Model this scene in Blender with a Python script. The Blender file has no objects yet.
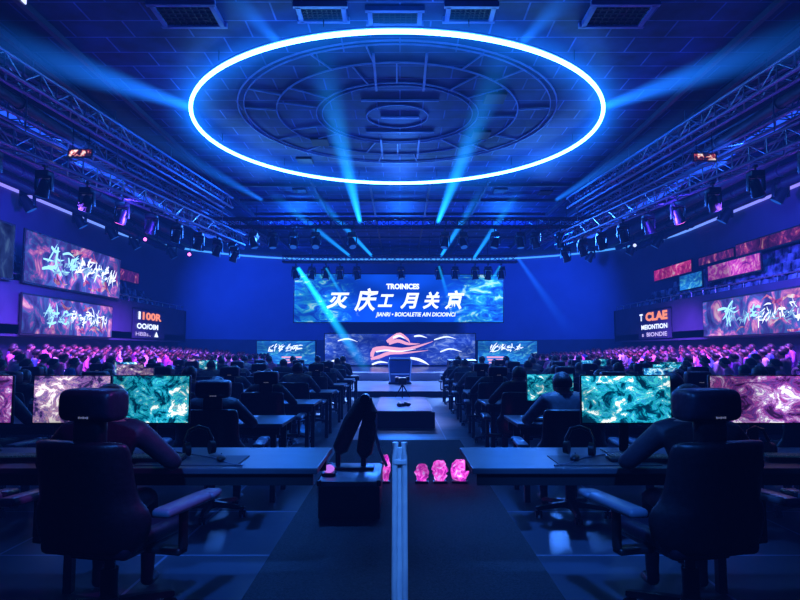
import bpy, bmesh, math, random
from mathutils import Vector, Matrix, Euler
random.seed(7)
PI = math.pi
sc = bpy.context.scene
C = sc.collection

# ------------------------------------------------------------------ camera
F = 625.0
CAMZ = 1.45
TH = math.atan(50 / F)
cam_d = bpy.data.cameras.new('camera')
cam = bpy.data.objects.new('camera', cam_d)
C.objects.link(cam)
cam.location = (0, 0, CAMZ)
cam.rotation_euler = (PI / 2 + TH, 0, 0)
cam_d.sensor_width = 36
cam_d.lens = F / 800 * 36
cam_d.clip_end = 200
cam_d.clip_start = 0.05
sc.camera = cam


def ray(px, py):
    c, s = math.cos(TH), math.sin(TH)
    v = 300 - py
    return Vector((px - 400, F * c - s * v, F * s + c * v))


def at_y(px, py, y):
    r = ray(px, py)
    p = r * (y / r.y)
    return Vector((p.x, p.y, p.z + CAMZ))


def at_z(px, py, z):
    r = ray(px, py)
    p = r * ((z - CAMZ) / r.z)
    return Vector((p.x, p.y, z))


def at_x(px, py, x):
    r = ray(px, py)
    p = r * (x / r.x)
    return Vector((x, p.y, p.z + CAMZ))


# ------------------------------------------------------------------ materials
def newmat(name):
    m = bpy.data.materials.new(name)
    m.use_nodes = True
    nt = m.node_tree
    for n in list(nt.nodes):
        nt.nodes.remove(n)
    out = nt.nodes.new('ShaderNodeOutputMaterial')
    return m, nt, out


def pbr(name, col, rough=0.5, metal=0.0, noise=0.0, scale=8.0, bump=0.0, spec=0.5, emit=None, estr=0.0):
    m, nt, out = newmat(name)
    b = nt.nodes.new('ShaderNodeBsdfPrincipled')
    b.inputs['Base Color'].default_value = (*col, 1)
    b.inputs['Roughness'].default_value = rough
    b.inputs['Metallic'].default_value = metal
    b.inputs['Specular IOR Level'].default_value = spec
    if emit:
        b.inputs['Emission Color'].default_value = (*emit, 1)
        b.inputs['Emission Strength'].default_value = estr
    if noise or bump:
        tc = nt.nodes.new('ShaderNodeTexCoord')
        nz = nt.nodes.new('ShaderNodeTexNoise')
        nz.inputs['Scale'].default_value = scale
        nz.inputs['Detail'].default_value = 5
        nt.links.new(tc.outputs['Object'], nz.inputs['Vector'])
        if noise:
            rp = nt.nodes.new('ShaderNodeValToRGB')
            rp.color_ramp.elements[0].position = .3
            rp.color_ramp.elements[1].position = .7
            rp.color_ramp.elements[0].color = (*[c * (1 - noise) for c in col], 1)
            rp.color_ramp.elements[1].color = (*[min(1, c * (1 + noise)) for c in col], 1)
            nt.links.new(nz.outputs['Fac'], rp.inputs['Fac'])
            nt.links.new(rp.outputs['Color'], b.inputs['Base Color'])
        if bump:
            bp = nt.nodes.new('ShaderNodeBump')
            bp.inputs['Strength'].default_value = bump
            bp.inputs['Distance'].default_value = .02
            nt.links.new(nz.outputs['Fac'], bp.inputs['Height'])
            nt.links.new(bp.outputs['Normal'], b.inputs['Normal'])
    nt.links.new(b.outputs['BSDF'], out.inputs['Surface'])
    return m


def emis(name, col, s):
    m, nt, out = newmat(name)
    e = nt.nodes.new('ShaderNodeEmission')
    e.inputs['Color'].default_value = (*col, 1)
    e.inputs['Strength'].default_value = s
    nt.links.new(e.outputs['Emission'], out.inputs['Surface'])
    return m


def screen_mat(name, stops, strength, scale=3.0, distort=2.5, rnd=True, stretch=(1, 1, 1), detail=4.0, rough=.6, centre=None):
    """picture on a lit display: flowing painterly artwork"""
    m, nt, out = newmat(name)
    tc = nt.nodes.new('ShaderNodeTexCoord')
    mp = nt.nodes.new('ShaderNodeMapping')
    mp.inputs['Scale'].default_value = stretch
    nt.links.new(tc.outputs['Object'], mp.inputs['Vector'])
    if rnd:
        oi = nt.nodes.new('ShaderNodeObjectInfo')
        ml = nt.nodes.new('ShaderNodeMath'); ml.operation = 'MULTIPLY'
        ml.inputs[1].default_value = 40
        nt.links.new(oi.outputs['Random'], ml.inputs[0])
        nt.links.new(ml.outputs[0], mp.inputs['Location'])
    nz = nt.nodes.new('ShaderNodeTexNoise')
    nz.inputs['Scale'].default_value = scale
    nz.inputs['Detail'].default_value = detail
    nz.inputs['Roughness'].default_value = rough
    nz.inputs['Distortion'].default_value = distort
    nt.links.new(mp.outputs['Vector'], nz.inputs['Vector'])
    rp = nt.nodes.new('ShaderNodeValToRGB')
    el = rp.color_ramp.elements
    el[0].position, el[0].color = stops[0][0], (*stops[0][1], 1)
    el[1].position, el[1].color = stops[-1][0], (*stops[-1][1], 1)
    for p, c in stops[1:-1]:
        e = el.new(p); e.color = (*c, 1)
    nt.links.new(nz.outputs['Fac'], rp.inputs['Fac'])
    # broad light and dark areas of the artwork
    n2 = nt.nodes.new('ShaderNodeTexNoise')
    n2.inputs['Scale'].default_value = scale * .33
    n2.inputs['Detail'].default_value = 1
    nt.links.new(mp.outputs['Vector'], n2.inputs['Vector'])
    mr = nt.nodes.new('ShaderNodeMapRange')
    mr.inputs['From Min'].default_value = .35; mr.inputs['From Max'].default_value = .65
    mr.inputs['To Min'].default_value = strength * .5; mr.inputs['To Max'].default_value = strength * 1.3
    nt.links.new(n2.outputs['Fac'], mr.inputs['Value'])
    colout = rp.outputs['Color']
    if centre:
        x0, x1, cc = centre
        sp = nt.nodes.new('ShaderNodeSeparateXYZ'); nt.links.new(tc.outputs['Object'], sp.inputs['Vector'])
        ax = nt.nodes.new('ShaderNodeMath'); ax.operation = 'ABSOLUTE'; nt.links.new(sp.outputs['X'], ax.inputs[0])
        ad_ = nt.nodes.new('ShaderNodeMath'); ad_.operation = 'MULTIPLY_ADD'; ad_.inputs[1].default_value = (x1 - x0) * 1.2; 
        nt.links.new(nz.outputs['Fac'], ad_.inputs[0]); nt.links.new(ax.outputs[0], ad_.inputs[2])
        m2 = nt.nodes.new('ShaderNodeMapRange'); m2.inputs['From Min'].default_value = x0 + (x1 - x0) * .6; m2.inputs['From Max'].default_value = x1 + (x1 - x0) * .6
        nt.links.new(ad_.outputs[0], m2.inputs['Value'])
        mxc = nt.nodes.new('ShaderNodeMixRGB'); mxc.inputs['Color1'].default_value = (*cc, 1)
        nt.links.new(m2.outputs['Result'], mxc.inputs['Fac']); nt.links.new(colout, mxc.inputs['Color2'])
        colout = mxc.outputs['Color']
    e = nt.nodes.new('ShaderNodeEmission')
    nt.links.new(colout, e.inputs['Color'])
    nt.links.new(mr.outputs['Result'], e.inputs['Strength'])
    nt.links.new(e.outputs['Emission'], out.inputs['Surface'])
    return m


M = {}
M['black'] = pbr('black_plastic', (.010, .011, .016), .42, noise=.2, scale=20)
M['leather'] = pbr('black_leather', (.007, .007, .012), .40, noise=.25, scale=30, bump=.15)
M['leather_p'] = pbr('padded_leather', (.016, .014, .03), .38, noise=.2, scale=30, bump=.15)
M['armpad'] = pbr('armrest_rubber', (.10, .12, .17), .35)
M['metal'] = pbr('black_metal', (.015, .016, .022), .38, metal=.6)
M['steel'] = pbr('brushed_steel', (.42, .46, .55), .35, metal=.85, noise=.2, scale=14)
M['desk'] = pbr('desk_laminate', (.055, .062, .085), .42, noise=.15, scale=5)
M['deskdark'] = pbr('desk_apron_paint', (.006, .006, .010), .55, noise=.2, scale=8)
M['case'] = pbr('case_black_vinyl', (.004, .0045, .007), .5, noise=.3, scale=40, bump=.1)
M['casetop'] = pbr('case_top_laminate', (.10, .11, .15), .35, noise=.3, scale=10)
M['pad'] = pbr('padded_black_fabric', (.012, .013, .02), .6, noise=.3, scale=40, bump=.4)
M['truss'] = pbr('truss_paint', (.03, .04, .075), .38, metal=.7)
M['truss_lit'] = pbr('lit_truss_metal', (.16, .21, .38), .32, metal=.85)  # same truss metal made lighter, standing in for highlights on the side trusses
M['lens'] = emis('lamp_lens_glow', (.03, .2, 1), .5)
M['lens_p'] = emis('lamp_lens_pink', (1, .15, .75), 4)
M['lens_w'] = emis('lamp_lens_white', (.6, .65, 1), 1.6)
M['skin'] = pbr('skin', (.35, .2, .15), .5, noise=.08, scale=12)
M['hair'] = pbr('dark_hair', (.012, .010, .012), .45, noise=.3, scale=60, bump=.3)
M['jacket'] = pbr('dark_jacket', (.010, .010, .022), .6, noise=.2, scale=25, bump=.2)
M['trousers'] = pbr('dark_trousers', (.015, .016, .03), .7, noise=.2, scale=25)
M['barrier'] = pbr('barrier_paint', (.85, .92, 1.0), .35, noise=.15, scale=14)
M['white'] = pbr('white_plastic', (.6, .62, .68), .4)
M['key'] = pbr('keycaps', (.03, .03, .04), .5, emit=(.1, .4, 1), estr=.03)
M['fascia'] = pbr('balcony_fascia_paint', (.045, .045, .11), .55, noise=.15, scale=1.2)
M['fascia_dark'] = pbr('lower_wall_paint', (.02, .02, .05), .6, noise=.2, scale=1.5)
M['wall'] = pbr('wall_paint', (.06, .075, .2), .7, noise=.10, scale=.6)
M['concrete'] = pbr('tier_concrete', (.05, .05, .09), .7, noise=.3, scale=3)
M['stage'] = pbr('stage_deck_gloss', (.42, .42, .55), .22, noise=.12, scale=1.2)
M['stage_side'] = pbr('stage_skirt', (.02, .02, .035), .5)
M['duct'] = pbr('duct_paint', (.02, .028, .06), .5, noise=.3, scale=3)
M['rib_dark'] = pbr('side_rib_paint', (.018, .03, .10), .5)
M['rib'] = pbr('ceiling_rib_paint', (.11, .19, .66), .45, noise=.2, scale=2)
M['grille'] = pbr('grille_black', (.008, .009, .014), .6)
M['pinkglow'] = screen_mat('pink_floor_lamp', [(.32, (.12, .01, .25)), (.44, (.7, .03, .55)), (.54, (1, .12, .75)), (.62, (.7, .3, 1)), (.7, (1, .8, 1))], 1.2, 16, 1)
M['whiteglow'] = emis('lit_lettering', (.85, .92, 1), 1.6)
M['cyanglow'] = emis('cyan_lettering', (.40, .85, 1), 1.35)
M['scriptpale'] = emis('pale_script', (.35, .65, .95), .8)
M['pinkink'] = emis('pink_emblem', (1, .42, .52), 1.15)
M['orangeink'] = emis('orange_lettering', (1, .28, .12), 1.3)
M['smallink'] = emis('pale_lettering', (.75, .6, 1), 1.1)
M['dimmark'] = pbr('pale_stitching', (.75, .75, .8), .5, emit=(.7, .7, .9), estr=.12)


def ceiling_mat():
    m, nt, out = newmat('ceiling_panels')
    b = nt.nodes.new('ShaderNodeBsdfPrincipled')
    tc = nt.nodes.new('ShaderNodeTexCoord')
    br = nt.nodes.new('ShaderNodeTexBrick')
    br.inputs['Color1'].default_value = (.018, .055, .27, 1)
    br.inputs['Color2'].default_value = (.011, .034, .18, 1)
    br.inputs['Mortar'].default_value = (.08, .16, .65, 1)
    br.inputs['Scale'].default_value = 1.0
    br.inputs['Brick Width'].default_value = 1.15
    br.inputs['Row Height'].default_value = .62
    br.inputs['Mortar Size'].default_value = .018
    br.offset = .5
    nz = nt.nodes.new('ShaderNodeTexNoise'); nz.inputs['Scale'].default_value = 1.3; nz.inputs['Detail'].default_value = 6
    mx = nt.nodes.new('ShaderNodeMixRGB'); mx.blend_type = 'MULTIPLY'; mx.inputs['Fac'].default_value = .8
    rp = nt.nodes.new('ShaderNodeValToRGB')
    rp.color_ramp.elements[0].position = .35; rp.color_ramp.elements[1].position = .65
    rp.color_ramp.elements[0].color = (.35, .35, .35, 1); rp.color_ramp.elements[1].color = (1.2, 1.2, 1.2, 1)
    nt.links.new(tc.outputs['Object'], br.inputs['Vector'])
    nt.links.new(tc.outputs['Object'], nz.inputs['Vector'])
    nt.links.new(nz.outputs['Fac'], rp.inputs['Fac'])
    nt.links.new(br.outputs['Color'], mx.inputs['Color1'])
    nt.links.new(rp.outputs['Color'], mx.inputs['Color2'])
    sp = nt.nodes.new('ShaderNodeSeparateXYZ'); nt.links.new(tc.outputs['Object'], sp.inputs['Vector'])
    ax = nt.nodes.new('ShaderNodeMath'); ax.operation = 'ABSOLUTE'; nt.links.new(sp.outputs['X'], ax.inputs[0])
    gt = nt.nodes.new('ShaderNodeMapRange'); gt.inputs['From Min'].default_value = 5.9; gt.inputs['From Max'].default_value = 7.2  # painted shade: panel colour darkens towards the sides, where light falls off
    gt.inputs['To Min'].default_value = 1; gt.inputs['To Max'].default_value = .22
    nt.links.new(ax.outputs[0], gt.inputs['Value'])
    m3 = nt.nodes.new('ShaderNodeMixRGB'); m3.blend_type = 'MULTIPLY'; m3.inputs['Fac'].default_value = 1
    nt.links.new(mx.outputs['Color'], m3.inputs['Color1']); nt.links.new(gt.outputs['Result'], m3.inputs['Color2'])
    b.inputs['Specular IOR Level'].default_value = .12
    nt.links.new(m3.outputs['Color'], b.inputs['Base Color'])
    b.inputs['Roughness'].default_value = .55
    nt.links.new(b.outputs['BSDF'], out.inputs['Surface'])
    return m


def floor_mat():
    m, nt, out = newmat('glossy_floor_tiles')
    b = nt.nodes.new('ShaderNodeBsdfPrincipled')
    tc = nt.nodes.new('ShaderNodeTexCoord')
    mp = nt.nodes.new('ShaderNodeMapping')
    mp.inputs['Location'].default_value = (.45, .24, 0)
    br = nt.nodes.new('ShaderNodeTexBrick')
    br.inputs['Color1'].default_value = (.05, .06, .09, 1)
    br.inputs['Color2'].default_value = (.04, .05, .078, 1)
    br.inputs['Mortar'].default_value = (.22, .26, .4, 1)
    br.inputs['Scale'].default_value = 1
    br.inputs['Brick Width'].default_value = 1.2
    br.inputs['Row Height'].default_value = 1.2
    br.inputs['Mortar Size'].default_value = .010
    br.offset = 0
    nz = nt.nodes.new('ShaderNodeTexNoise'); nz.inputs['Scale'].default_value = 2.2; nz.inputs['Detail'].default_value = 6
    mr = nt.nodes.new('ShaderNodeMapRange')
    mr.inputs['To Min'].default_value = .24; mr.inputs['To Max'].default_value = .42
    bp = nt.nodes.new('ShaderNodeBump'); bp.inputs['Strength'].default_value = .06
    n2 = nt.nodes.new('ShaderNodeTexNoise'); n2.inputs['Scale'].default_value = 55
    nt.links.new(tc.outputs['Object'], mp.inputs['Vector'])
    nt.links.new(mp.outputs['Vector'], br.inputs['Vector'])
    nt.links.new(tc.outputs['Object'], nz.inputs['Vector'])
    nt.links.new(tc.outputs['Object'], n2.inputs['Vector'])
    nt.links.new(n2.outputs['Fac'], bp.inputs['Height'])
    nt.links.new(bp.outputs['Normal'], b.inputs['Normal'])
    nt.links.new(nz.outputs['Fac'], mr.inputs['Value'])
    nt.links.new(mr.outputs['Result'], b.inputs['Roughness'])
    nt.links.new(br.outputs['Color'], b.inputs['Base Color'])
    nt.links.new(b.outputs['BSDF'], out.inputs['Surface'])
    return m


def carpet_mat():
    m, nt, out = newmat('dark_carpet')
    b = nt.nodes.new('ShaderNodeBsdfPrincipled')
    tc = nt.nodes.new('ShaderNodeTexCoord')
    nz = nt.nodes.new('ShaderNodeTexNoise'); nz.inputs['Scale'].default_value = 60; nz.inputs['Detail'].default_value = 6; nz.inputs['Roughness'].default_value = .8
    rp = nt.nodes.new('ShaderNodeValToRGB')
    rp.color_ramp.elements[0].position = .38; rp.color_ramp.elements[1].position = .66
    rp.color_ramp.elements[0].color = (.005, .006, .009, 1); rp.color_ramp.elements[1].color = (.040, .044, .055, 1)
    bp = nt.nodes.new('ShaderNodeBump'); bp.inputs['Strength'].default_value = .6; bp.inputs['Distance'].default_value = .02
    nt.links.new(tc.outputs['Object'], nz.inputs['Vector'])
    nt.links.new(nz.outputs['Fac'], rp.inputs['Fac'])
    nt.links.new(nz.outputs['Fac'], bp.inputs['Height'])
    nt.links.new(rp.outputs['Color'], b.inputs['Base Color'])
    nt.links.new(bp.outputs['Normal'], b.inputs['Normal'])
    b.inputs['Roughness'].default_value = .9
    nt.links.new(b.outputs['BSDF'], out.inputs['Surface'])
    return m


def seats_mat():
    m, nt, out = newmat('stand_seat_plastic')
    b = nt.nodes.new('ShaderNodeBsdfPrincipled')
    tc = nt.nodes.new('ShaderNodeTexCoord')
    nz = nt.nodes.new('ShaderNodeTexNoise'); nz.inputs['Scale'].default_value = 2.0; nz.inputs['Detail'].default_value = 4
    rp = nt.nodes.new('ShaderNodeValToRGB')
    rp.color_ramp.elements[0].position = .4; rp.color_ramp.elements[1].position = .62
    rp.color_ramp.elements[0].color = (.02, .03, .08, 1); rp.color_ramp.elements[1].color = (.25, .45, .7, 1)
    nt.links.new(tc.outputs['Object'], nz.inputs['Vector'])
    nt.links.new(nz.outputs['Fac'], rp.inputs['Fac'])
    nt.links.new(rp.outputs['Color'], b.inputs['Base Color'])
    b.inputs['Roughness'].default_value = .5
    nt.links.new(b.outputs['BSDF'], out.inputs['Surface'])
    return m


def strip_mat():
    """wall-top light strip: blue towards the stage, violet towards the hall"""
    m, nt, out = newmat('wall_top_light_strip')
    tc = nt.nodes.new('ShaderNodeTexCoord')
    sp = nt.nodes.new('ShaderNodeSeparateXYZ')
    nt.links.new(tc.outputs['Object'], sp.inputs['Vector'])
    mr = nt.nodes.new('ShaderNodeMapRange')
    mr.inputs['From Min'].default_value = 18; mr.inputs['From Max'].default_value = 36
    nt.links.new(sp.outputs['Y'], mr.inputs['Value'])
    rp = nt.nodes.new('ShaderNodeValToRGB')
    rp.color_ramp.elements[0].color = (.42, .22, 1, 1)
    rp.color_ramp.elements[1].color = (.08, .42, 1, 1)
    nt.links.new(mr.outputs['Result'], rp.inputs['Fac'])
    e = nt.nodes.new('ShaderNodeEmission')
    e.inputs['Strength'].default_value = 1.15
    nt.links.new(rp.outputs['Color'], e.inputs['Color'])
    nt.links.new(e.outputs['Emission'], out.inputs['Surface'])
    return m


def beam_mat(name, L, r0, r1, col, k):
    """lit haze inside a lamp's beam (volume), brightest along the axis and near the lamp"""
    m, nt, out = newmat(name)
    tc = nt.nodes.new('ShaderNodeTexCoord')
    sp = nt.nodes.new('ShaderNodeSeparateXYZ')
    nt.links.new(tc.outputs['Object'], sp.inputs['Vector'])

    def mth(op, a, b=None, c=None):
        n = nt.nodes.new('ShaderNodeMath'); n.operation = op
        for i, v in enumerate((a, b, c)):
            if v is None: continue
            if isinstance(v, (int, float)): n.inputs[i].default_value = v
            else: nt.links.new(v, n.inputs[i])
        return n.outputs[0]
    x, y, z = sp.outputs['X'], sp.outputs['Y'], sp.outputs['Z']
    rho2 = mth('ADD', mth('MULTIPLY', x, x), mth('MULTIPLY', y, y))
    r = mth('MULTIPLY_ADD', z, (r1 - r0) / L, r0)
    q = mth('SUBTRACT', 1, mth('DIVIDE', rho2, mth('MULTIPLY', r, r)))
    q = mth('MAXIMUM', q, 0)
    q = mth('MULTIPLY', q, q)
    fall = mth('DIVIDE', r0 * k * 3.2, mth('MULTIPLY', r, r))         # energy spreads with the beam's width
    end = mth('MINIMUM', mth('MULTIPLY', mth('SUBTRACT', 1, mth('DIVIDE', z, L)), 1.6), 1)
    end = mth('MAXIMUM', end, 0)
    s = mth('MULTIPLY', mth('MULTIPLY', q, fall), end)
    v = nt.nodes.new('ShaderNodeEmission')
    v.inputs['Color'].default_value = (*col, 1)
    nt.links.new(s, v.inputs['Strength'])
    nt.links.new(v.outputs['Emission'], out.inputs['Volume'])
    m.cycles.volume_step_rate = .5
    return m


# ------------------------------------------------------------------ mesh helpers
class MB:
    def __init__(self):
        self.bm = bmesh.new()

    def box(self, c, s, rot=None, bev=0.0, seg=2):
        r = bmesh.ops.create_cube(self.bm, size=1)
        vs = r['verts']
        bmesh.ops.scale(self.bm, vec=s, verts=vs)
        if bev:
            es = list({e for v in vs for e in v.link_edges})
            rr = bmesh.ops.bevel(self.bm, geom=es, offset=bev, segments=seg, profile=.5, affect='EDGES')
            vs = list({v for f in rr['faces'] for v in f.verts} | {v for v in vs if v.is_valid})
        if rot:
            bmesh.ops.rotate(self.bm, cent=(0, 0, 0), matrix=Euler(rot).to_matrix(), verts=vs)
        bmesh.ops.translate(self.bm, vec=c, verts=vs)
        return self

    def cyl(self, p0, p1, r0, r1=None, n=12, cap=True):
        p0, p1 = Vector(p0), Vector(p1)
        r1 = r0 if r1 is None else r1
        d = p1 - p0
        q = d.to_track_quat('Z', 'Y').to_matrix().to_4x4()
        mat = Matrix.Translation((p0 + p1) / 2) @ q
        bmesh.ops.create_cone(self.bm, cap_ends=cap, segments=n, radius1=r0, radius2=r1, depth=d.length, matrix=mat)
        return self

    def ball(self, c, s, u=14, v=8):
        r = bmesh.ops.create_uvsphere(self.bm, u_segments=u, v_segments=v, radius=1)
        bmesh.ops.scale(self.bm, vec=s, verts=r['verts'])
        bmesh.ops.translate(self.bm, vec=c, verts=r['verts'])
        return self

    def loft(self, rings, cap=True, closed=True):
        vr = [[self.bm.verts.new(p) for p in r] for r in rings]
        n = len(vr[0])
        for a, b in zip(vr, vr[1:]):
            for i in range(n if closed else n - 1):
                j = (i + 1) % n
                self.bm.faces.new((a[i], a[j], b[j], b[i]))
        if cap:
            self.bm.faces.new(list(reversed(vr[0])))
            self.bm.faces.new(vr[-1])
        return self

    def tube(self, pts, r, n=8):
        pts = [Vector(p) for p in pts]
        rings = []
        for i, p in enumerate(pts):
            t = (pts[min(i + 1, len(pts) - 1)] - pts[max(i - 1, 0)]).normalized()
            q = t.to_track_quat('Z', 'Y')
            rad = r[i] if isinstance(r, (list, tuple)) else r
            rings.append([p + q @ Vector((rad * math.cos(2 * PI * k / n), rad * math.sin(2 * PI * k / n), 0)) for k in range(n)])
        return self.loft(rings)

    def poly(self, pts):
        self.bm.faces.new([self.bm.verts.new(p) for p in pts])
        return self

    def prism(self, pts, vec):
        vec = Vector(vec)
        a = [Vector(p) for p in pts]
        return self.loft([a, [p + vec for p in a]])

    def ring(self, c, R, w, h, n=96):
        """flat ring of rectangular section, radius R"""
        rings = []
        for k in range(n):
            a = 2 * PI * k / n
            d = Vector((math.cos(a), math.sin(a), 0))
            cc = Vector(c)
            rings.append([cc + d * (R - w / 2) + Vector((0, 0, -h / 2)), cc + d * (R + w / 2) + Vector((0, 0, -h / 2)),
                          cc + d * (R + w / 2) + Vector((0, 0, h / 2)), cc + d * (R - w / 2) + Vector((0, 0, h / 2))])
        rings.append(rings[0])
        return self.loft(rings, cap=False)

    def build(self, name, mat, parent=None, smooth=False, loc=None):
        me = bpy.data.meshes.new(name)
        bmesh.ops.recalc_face_normals(self.bm, faces=self.bm.faces)
        self.bm.to_mesh(me); self.bm.free()
        for mm in (mat if isinstance(mat, (list, tuple)) else [mat]):
            me.materials.append(mm)
        if smooth:
            for p in me.polygons: p.use_smooth = True
            try:
                me.set_sharp_from_angle(angle=math.radians(smooth if smooth is not True else 50))
            except Exception:
                pass
        o = bpy.data.objects.new(name, me)
        C.objects.link(o)
        if parent: o.parent = parent
        if loc: o.location = loc
        return o


def subsurf(o, lv=1):
    md = o.modifiers.new('sub', 'SUBSURF'); md.levels = lv; md.render_levels = lv
    return freeze(o)


def freeze(o):
    dg = bpy.context.evaluated_depsgraph_get()
    me = bpy.data.meshes.new_from_object(o.evaluated_get(dg))
    o.modifiers.clear()
    old = o.data; o.data = me; me.name = old.name
    return o


def tag(o, label, cat, group=None, kind=None):
    o['label'] = label; o['category'] = cat
    if group: o['group'] = group
    if kind: o['kind'] = kind
    return o


def empty(name, loc=(0, 0, 0), rz=0, label=None, cat=None, group=None):
    o = bpy.data.objects.new(name, None)
    o.empty_display_size = .1
    C.objects.link(o)
    o.location = loc; o.rotation_euler = (0, 0, rz)
    if label: tag(o, label, cat, group)
    return o


def struct(o):
    o['kind'] = 'structure'
    return o


def copy_tree(o, parent=None):
    c = o.copy(); C.objects.link(c)
    if parent is not None:
        c.parent = parent
    for ch in list(o.children):
        copy_tree(ch, c)
    return c


def text_mesh(mb, body, size, mat4, shear=0.0, width=None, bold=0.0):
    """adds flat lettering (in its own x/y plane, centred) to a mesh builder, placed by a matrix"""
    cu = bpy.data.curves.new('lettering', 'FONT')
    cu.body = body; cu.size = size; cu.align_x = 'CENTER'; cu.align_y = 'CENTER'; cu.shear = shear
    cu.offset = bold
    cu.resolution_u = 3
    o = bpy.data.objects.new('lettering', cu); C.objects.link(o)
    dg = bpy.context.evaluated_depsgraph_get(); dg.update()
    me = bpy.data.meshes.new_from_object(o.evaluated_get(dg))
    bpy.data.objects.remove(o)
    if len(me.vertices) and width:
        xs = [v.co.x for v in me.vertices]
        k = width / max(1e-6, max(xs) - min(xs)); cx = (max(xs) + min(xs)) / 2
        for v in me.vertices: v.co.x = (v.co.x - cx) * k
    me.transform(mat4)
    mb.bm.from_mesh(me)
    bpy.data.meshes.remove(me)


# ------------------------------------------------------------------ room shell
CZ = 7.55
XW, YB, RC, YF = 14.5, 41.0, 10.0, -5.0


def wall_path(side, n=14):
    pts = [(side * XW, YF), (side * XW, 8), (side * XW, 20)]
    for i in range(n + 1):
        a = i / n * PI / 2
        pts.append((side * (XW - RC + RC * math.cos(a)), YB - RC + RC * math.sin(a)))
    return pts


def wall_mesh(name, pts, z0, z1, mat, thick=.2, inward=0.0):
    mb = MB()
    rings = []
    n = len(pts)
    for i, p in enumerate(pts):
        a = Vector(pts[max(i - 1, 0)]); b = Vector(pts[min(i + 1, n - 1)])
        t = (b - a).normalized()
        nrm = Vector((t.y, -t.x))
        mid = Vector((0, 15)) - Vector(p)
        if nrm.dot(mid) < 0: nrm = -nrm
        p0 = Vector(p) + nrm * inward
        p1 = Vector(p) - nrm * thick
        rings.append([(p0.x, p0.y, z0), (p1.x, p1.y, z0), (p1.x, p1.y, z1), (p0.x, p0.y, z1)])
    mb.loft(rings)
    return struct(mb.build(name, mat, smooth=40))


wl, wr = wall_path(-1), wall_path(1)
wall_mesh('wall_left', wl, 0, CZ + .3, M['wall'])
wall_mesh('wall_right', wr, 0, CZ + .3, M['wall'])
wall_mesh('wall_back', [(-(XW - RC), YB), (0, YB), (XW - RC, YB)], 0, CZ + .3, M['wall'])
wall_mesh('wall_front', [(-XW, YF), (0, YF), (XW, YF)], 0, CZ + .3, M['fascia_dark'])
wall_mesh('baseboard_left', wl, 0, 2.1, M['fascia_dark'], thick=0, inward=.12)
wall_mesh('baseboard_right', wr, 0, 2.1, M['fascia_dark'], thick=0, inward=.12)
wall_mesh('baseboard_back', [(-(XW - RC), YB), (0, YB), (XW - RC, YB)], 0, 2.1, M['fascia_dark'], thick=0, inward=.12)

fl = MB(); fl.box((0, 18, -.1), (30, 47, .2))
struct(fl.build('floor', floor_mat()))
cp = MB(); cp.box((0.02, 3.2, .006), (1.88, 14.0, .012), bev=.005)
tag(cp.build('aisle_carpet', carpet_mat()), 'dark navy carpet runner laid along the central aisle floor', 'carpet')

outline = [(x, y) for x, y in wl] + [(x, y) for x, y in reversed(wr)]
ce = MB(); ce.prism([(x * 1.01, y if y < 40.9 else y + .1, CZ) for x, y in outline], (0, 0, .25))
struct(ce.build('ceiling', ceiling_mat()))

# light strip where the wall meets the ceiling
mb = MB()
full = wl + list(reversed(wr))
rings = []
for i, p in enumerate(full):
    a = Vector(full[max(i - 1, 0)]); b = Vector(full[min(i + 1, len(full) - 1)])
    t = (b - a).normalized(); nrm = Vector((t.y, -t.x))
    if nrm.dot(Vector((0, 15)) - Vector(p)) < 0: nrm = -nrm
    p0 = Vector(p) + nrm * .04; p1 = Vector(p) + nrm * .13
    z0, z1 = CZ - .18, CZ - .09
    rings.append([(p0.x, p0.y, z0), (p1.x, p1.y, z0), (p1.x, p1.y, z1), (p0.x, p0.y, z1)])
mb.loft(rings)
st = mb.build('cove_light_strip', strip_mat(), smooth=40)
tag(st, 'long blue and violet light strip running round the top of the walls', 'light strip')

# ceiling ribs, coffers and the medallion inside the ring (all part of the ceiling)
RX, RY, RR, RZ = -0.07, 15.92, 5.12, 7.15
mb = MB()
for x in (-8.6, -7.6, -6.6, 6.6, 7.6, 8.6):
    mb.box((x, 17, CZ - .06), (.10, 40, .12))
for y in (7.4, 9.2, 22.6, 25.0, 27.6, 30.4, 33.4, 36.6):
    mb.box((0, y, CZ - .05), (13, .09, .10))
for x in (-3.2, -1.1, 1.1, 3.2):
    mb.box((x, 30.5, CZ - .045), (.08, 17, .09))
    mb.box((x, 8.0, CZ - .045), (.08, 4.6, .09))
for x in (-11.6, -12.8, 11.6, 12.8):
    mb.box((x, 15, CZ - .12), (.16, 36, .2))
struct(mb.build('trim_1', M['rib_dark']))
mb = MB()
for R, w in ((4.05, .03), (3.9, .02), (3.1, .03), (2.1, .025), (1.95, .02), (.8, .025)):
    mb.ring((RX, RY, CZ - .015), R, w, .035, 72)
for k in range(20):
    a = 2 * PI * k / 20
    d = Vector((math.cos(a), math.sin(a), 0))
    for q0, q1, ph in ((2.1, 3.1, 0), (3.1, 3.9, .5)):
        if (k * 7 + int(q0)) % 3 == 0: continue
        a2 = a + ph * 2 * PI / 20
        d = Vector((math.cos(a2), math.sin(a2), 0))
        c0 = Vector((RX, RY, CZ - .025))
        m_ = c0 + d * ((q0 + q1) / 2)
        mb2 = MB(); mb2.box((0, 0, 0), ((q1 - q0), .03, .03), rot=(0, 0, a2)); bmesh.ops.translate(mb2.bm, vec=m_, verts=mb2.bm.verts); t_ = bpy.data.meshes.new('t'); mb2.bm.to_mesh(t_); mb2.bm.free(); mb.bm.from_mesh(t_); bpy.data.meshes.remove(t_)
mb.box((0, RY, CZ - .03), (1.0, .06, .05)); mb.box((0, RY - 1.1, CZ - .03), (1.9, .05, .05)); mb.box((0, RY + 1.1, CZ - .03), (1.9, .05, .05))
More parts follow.
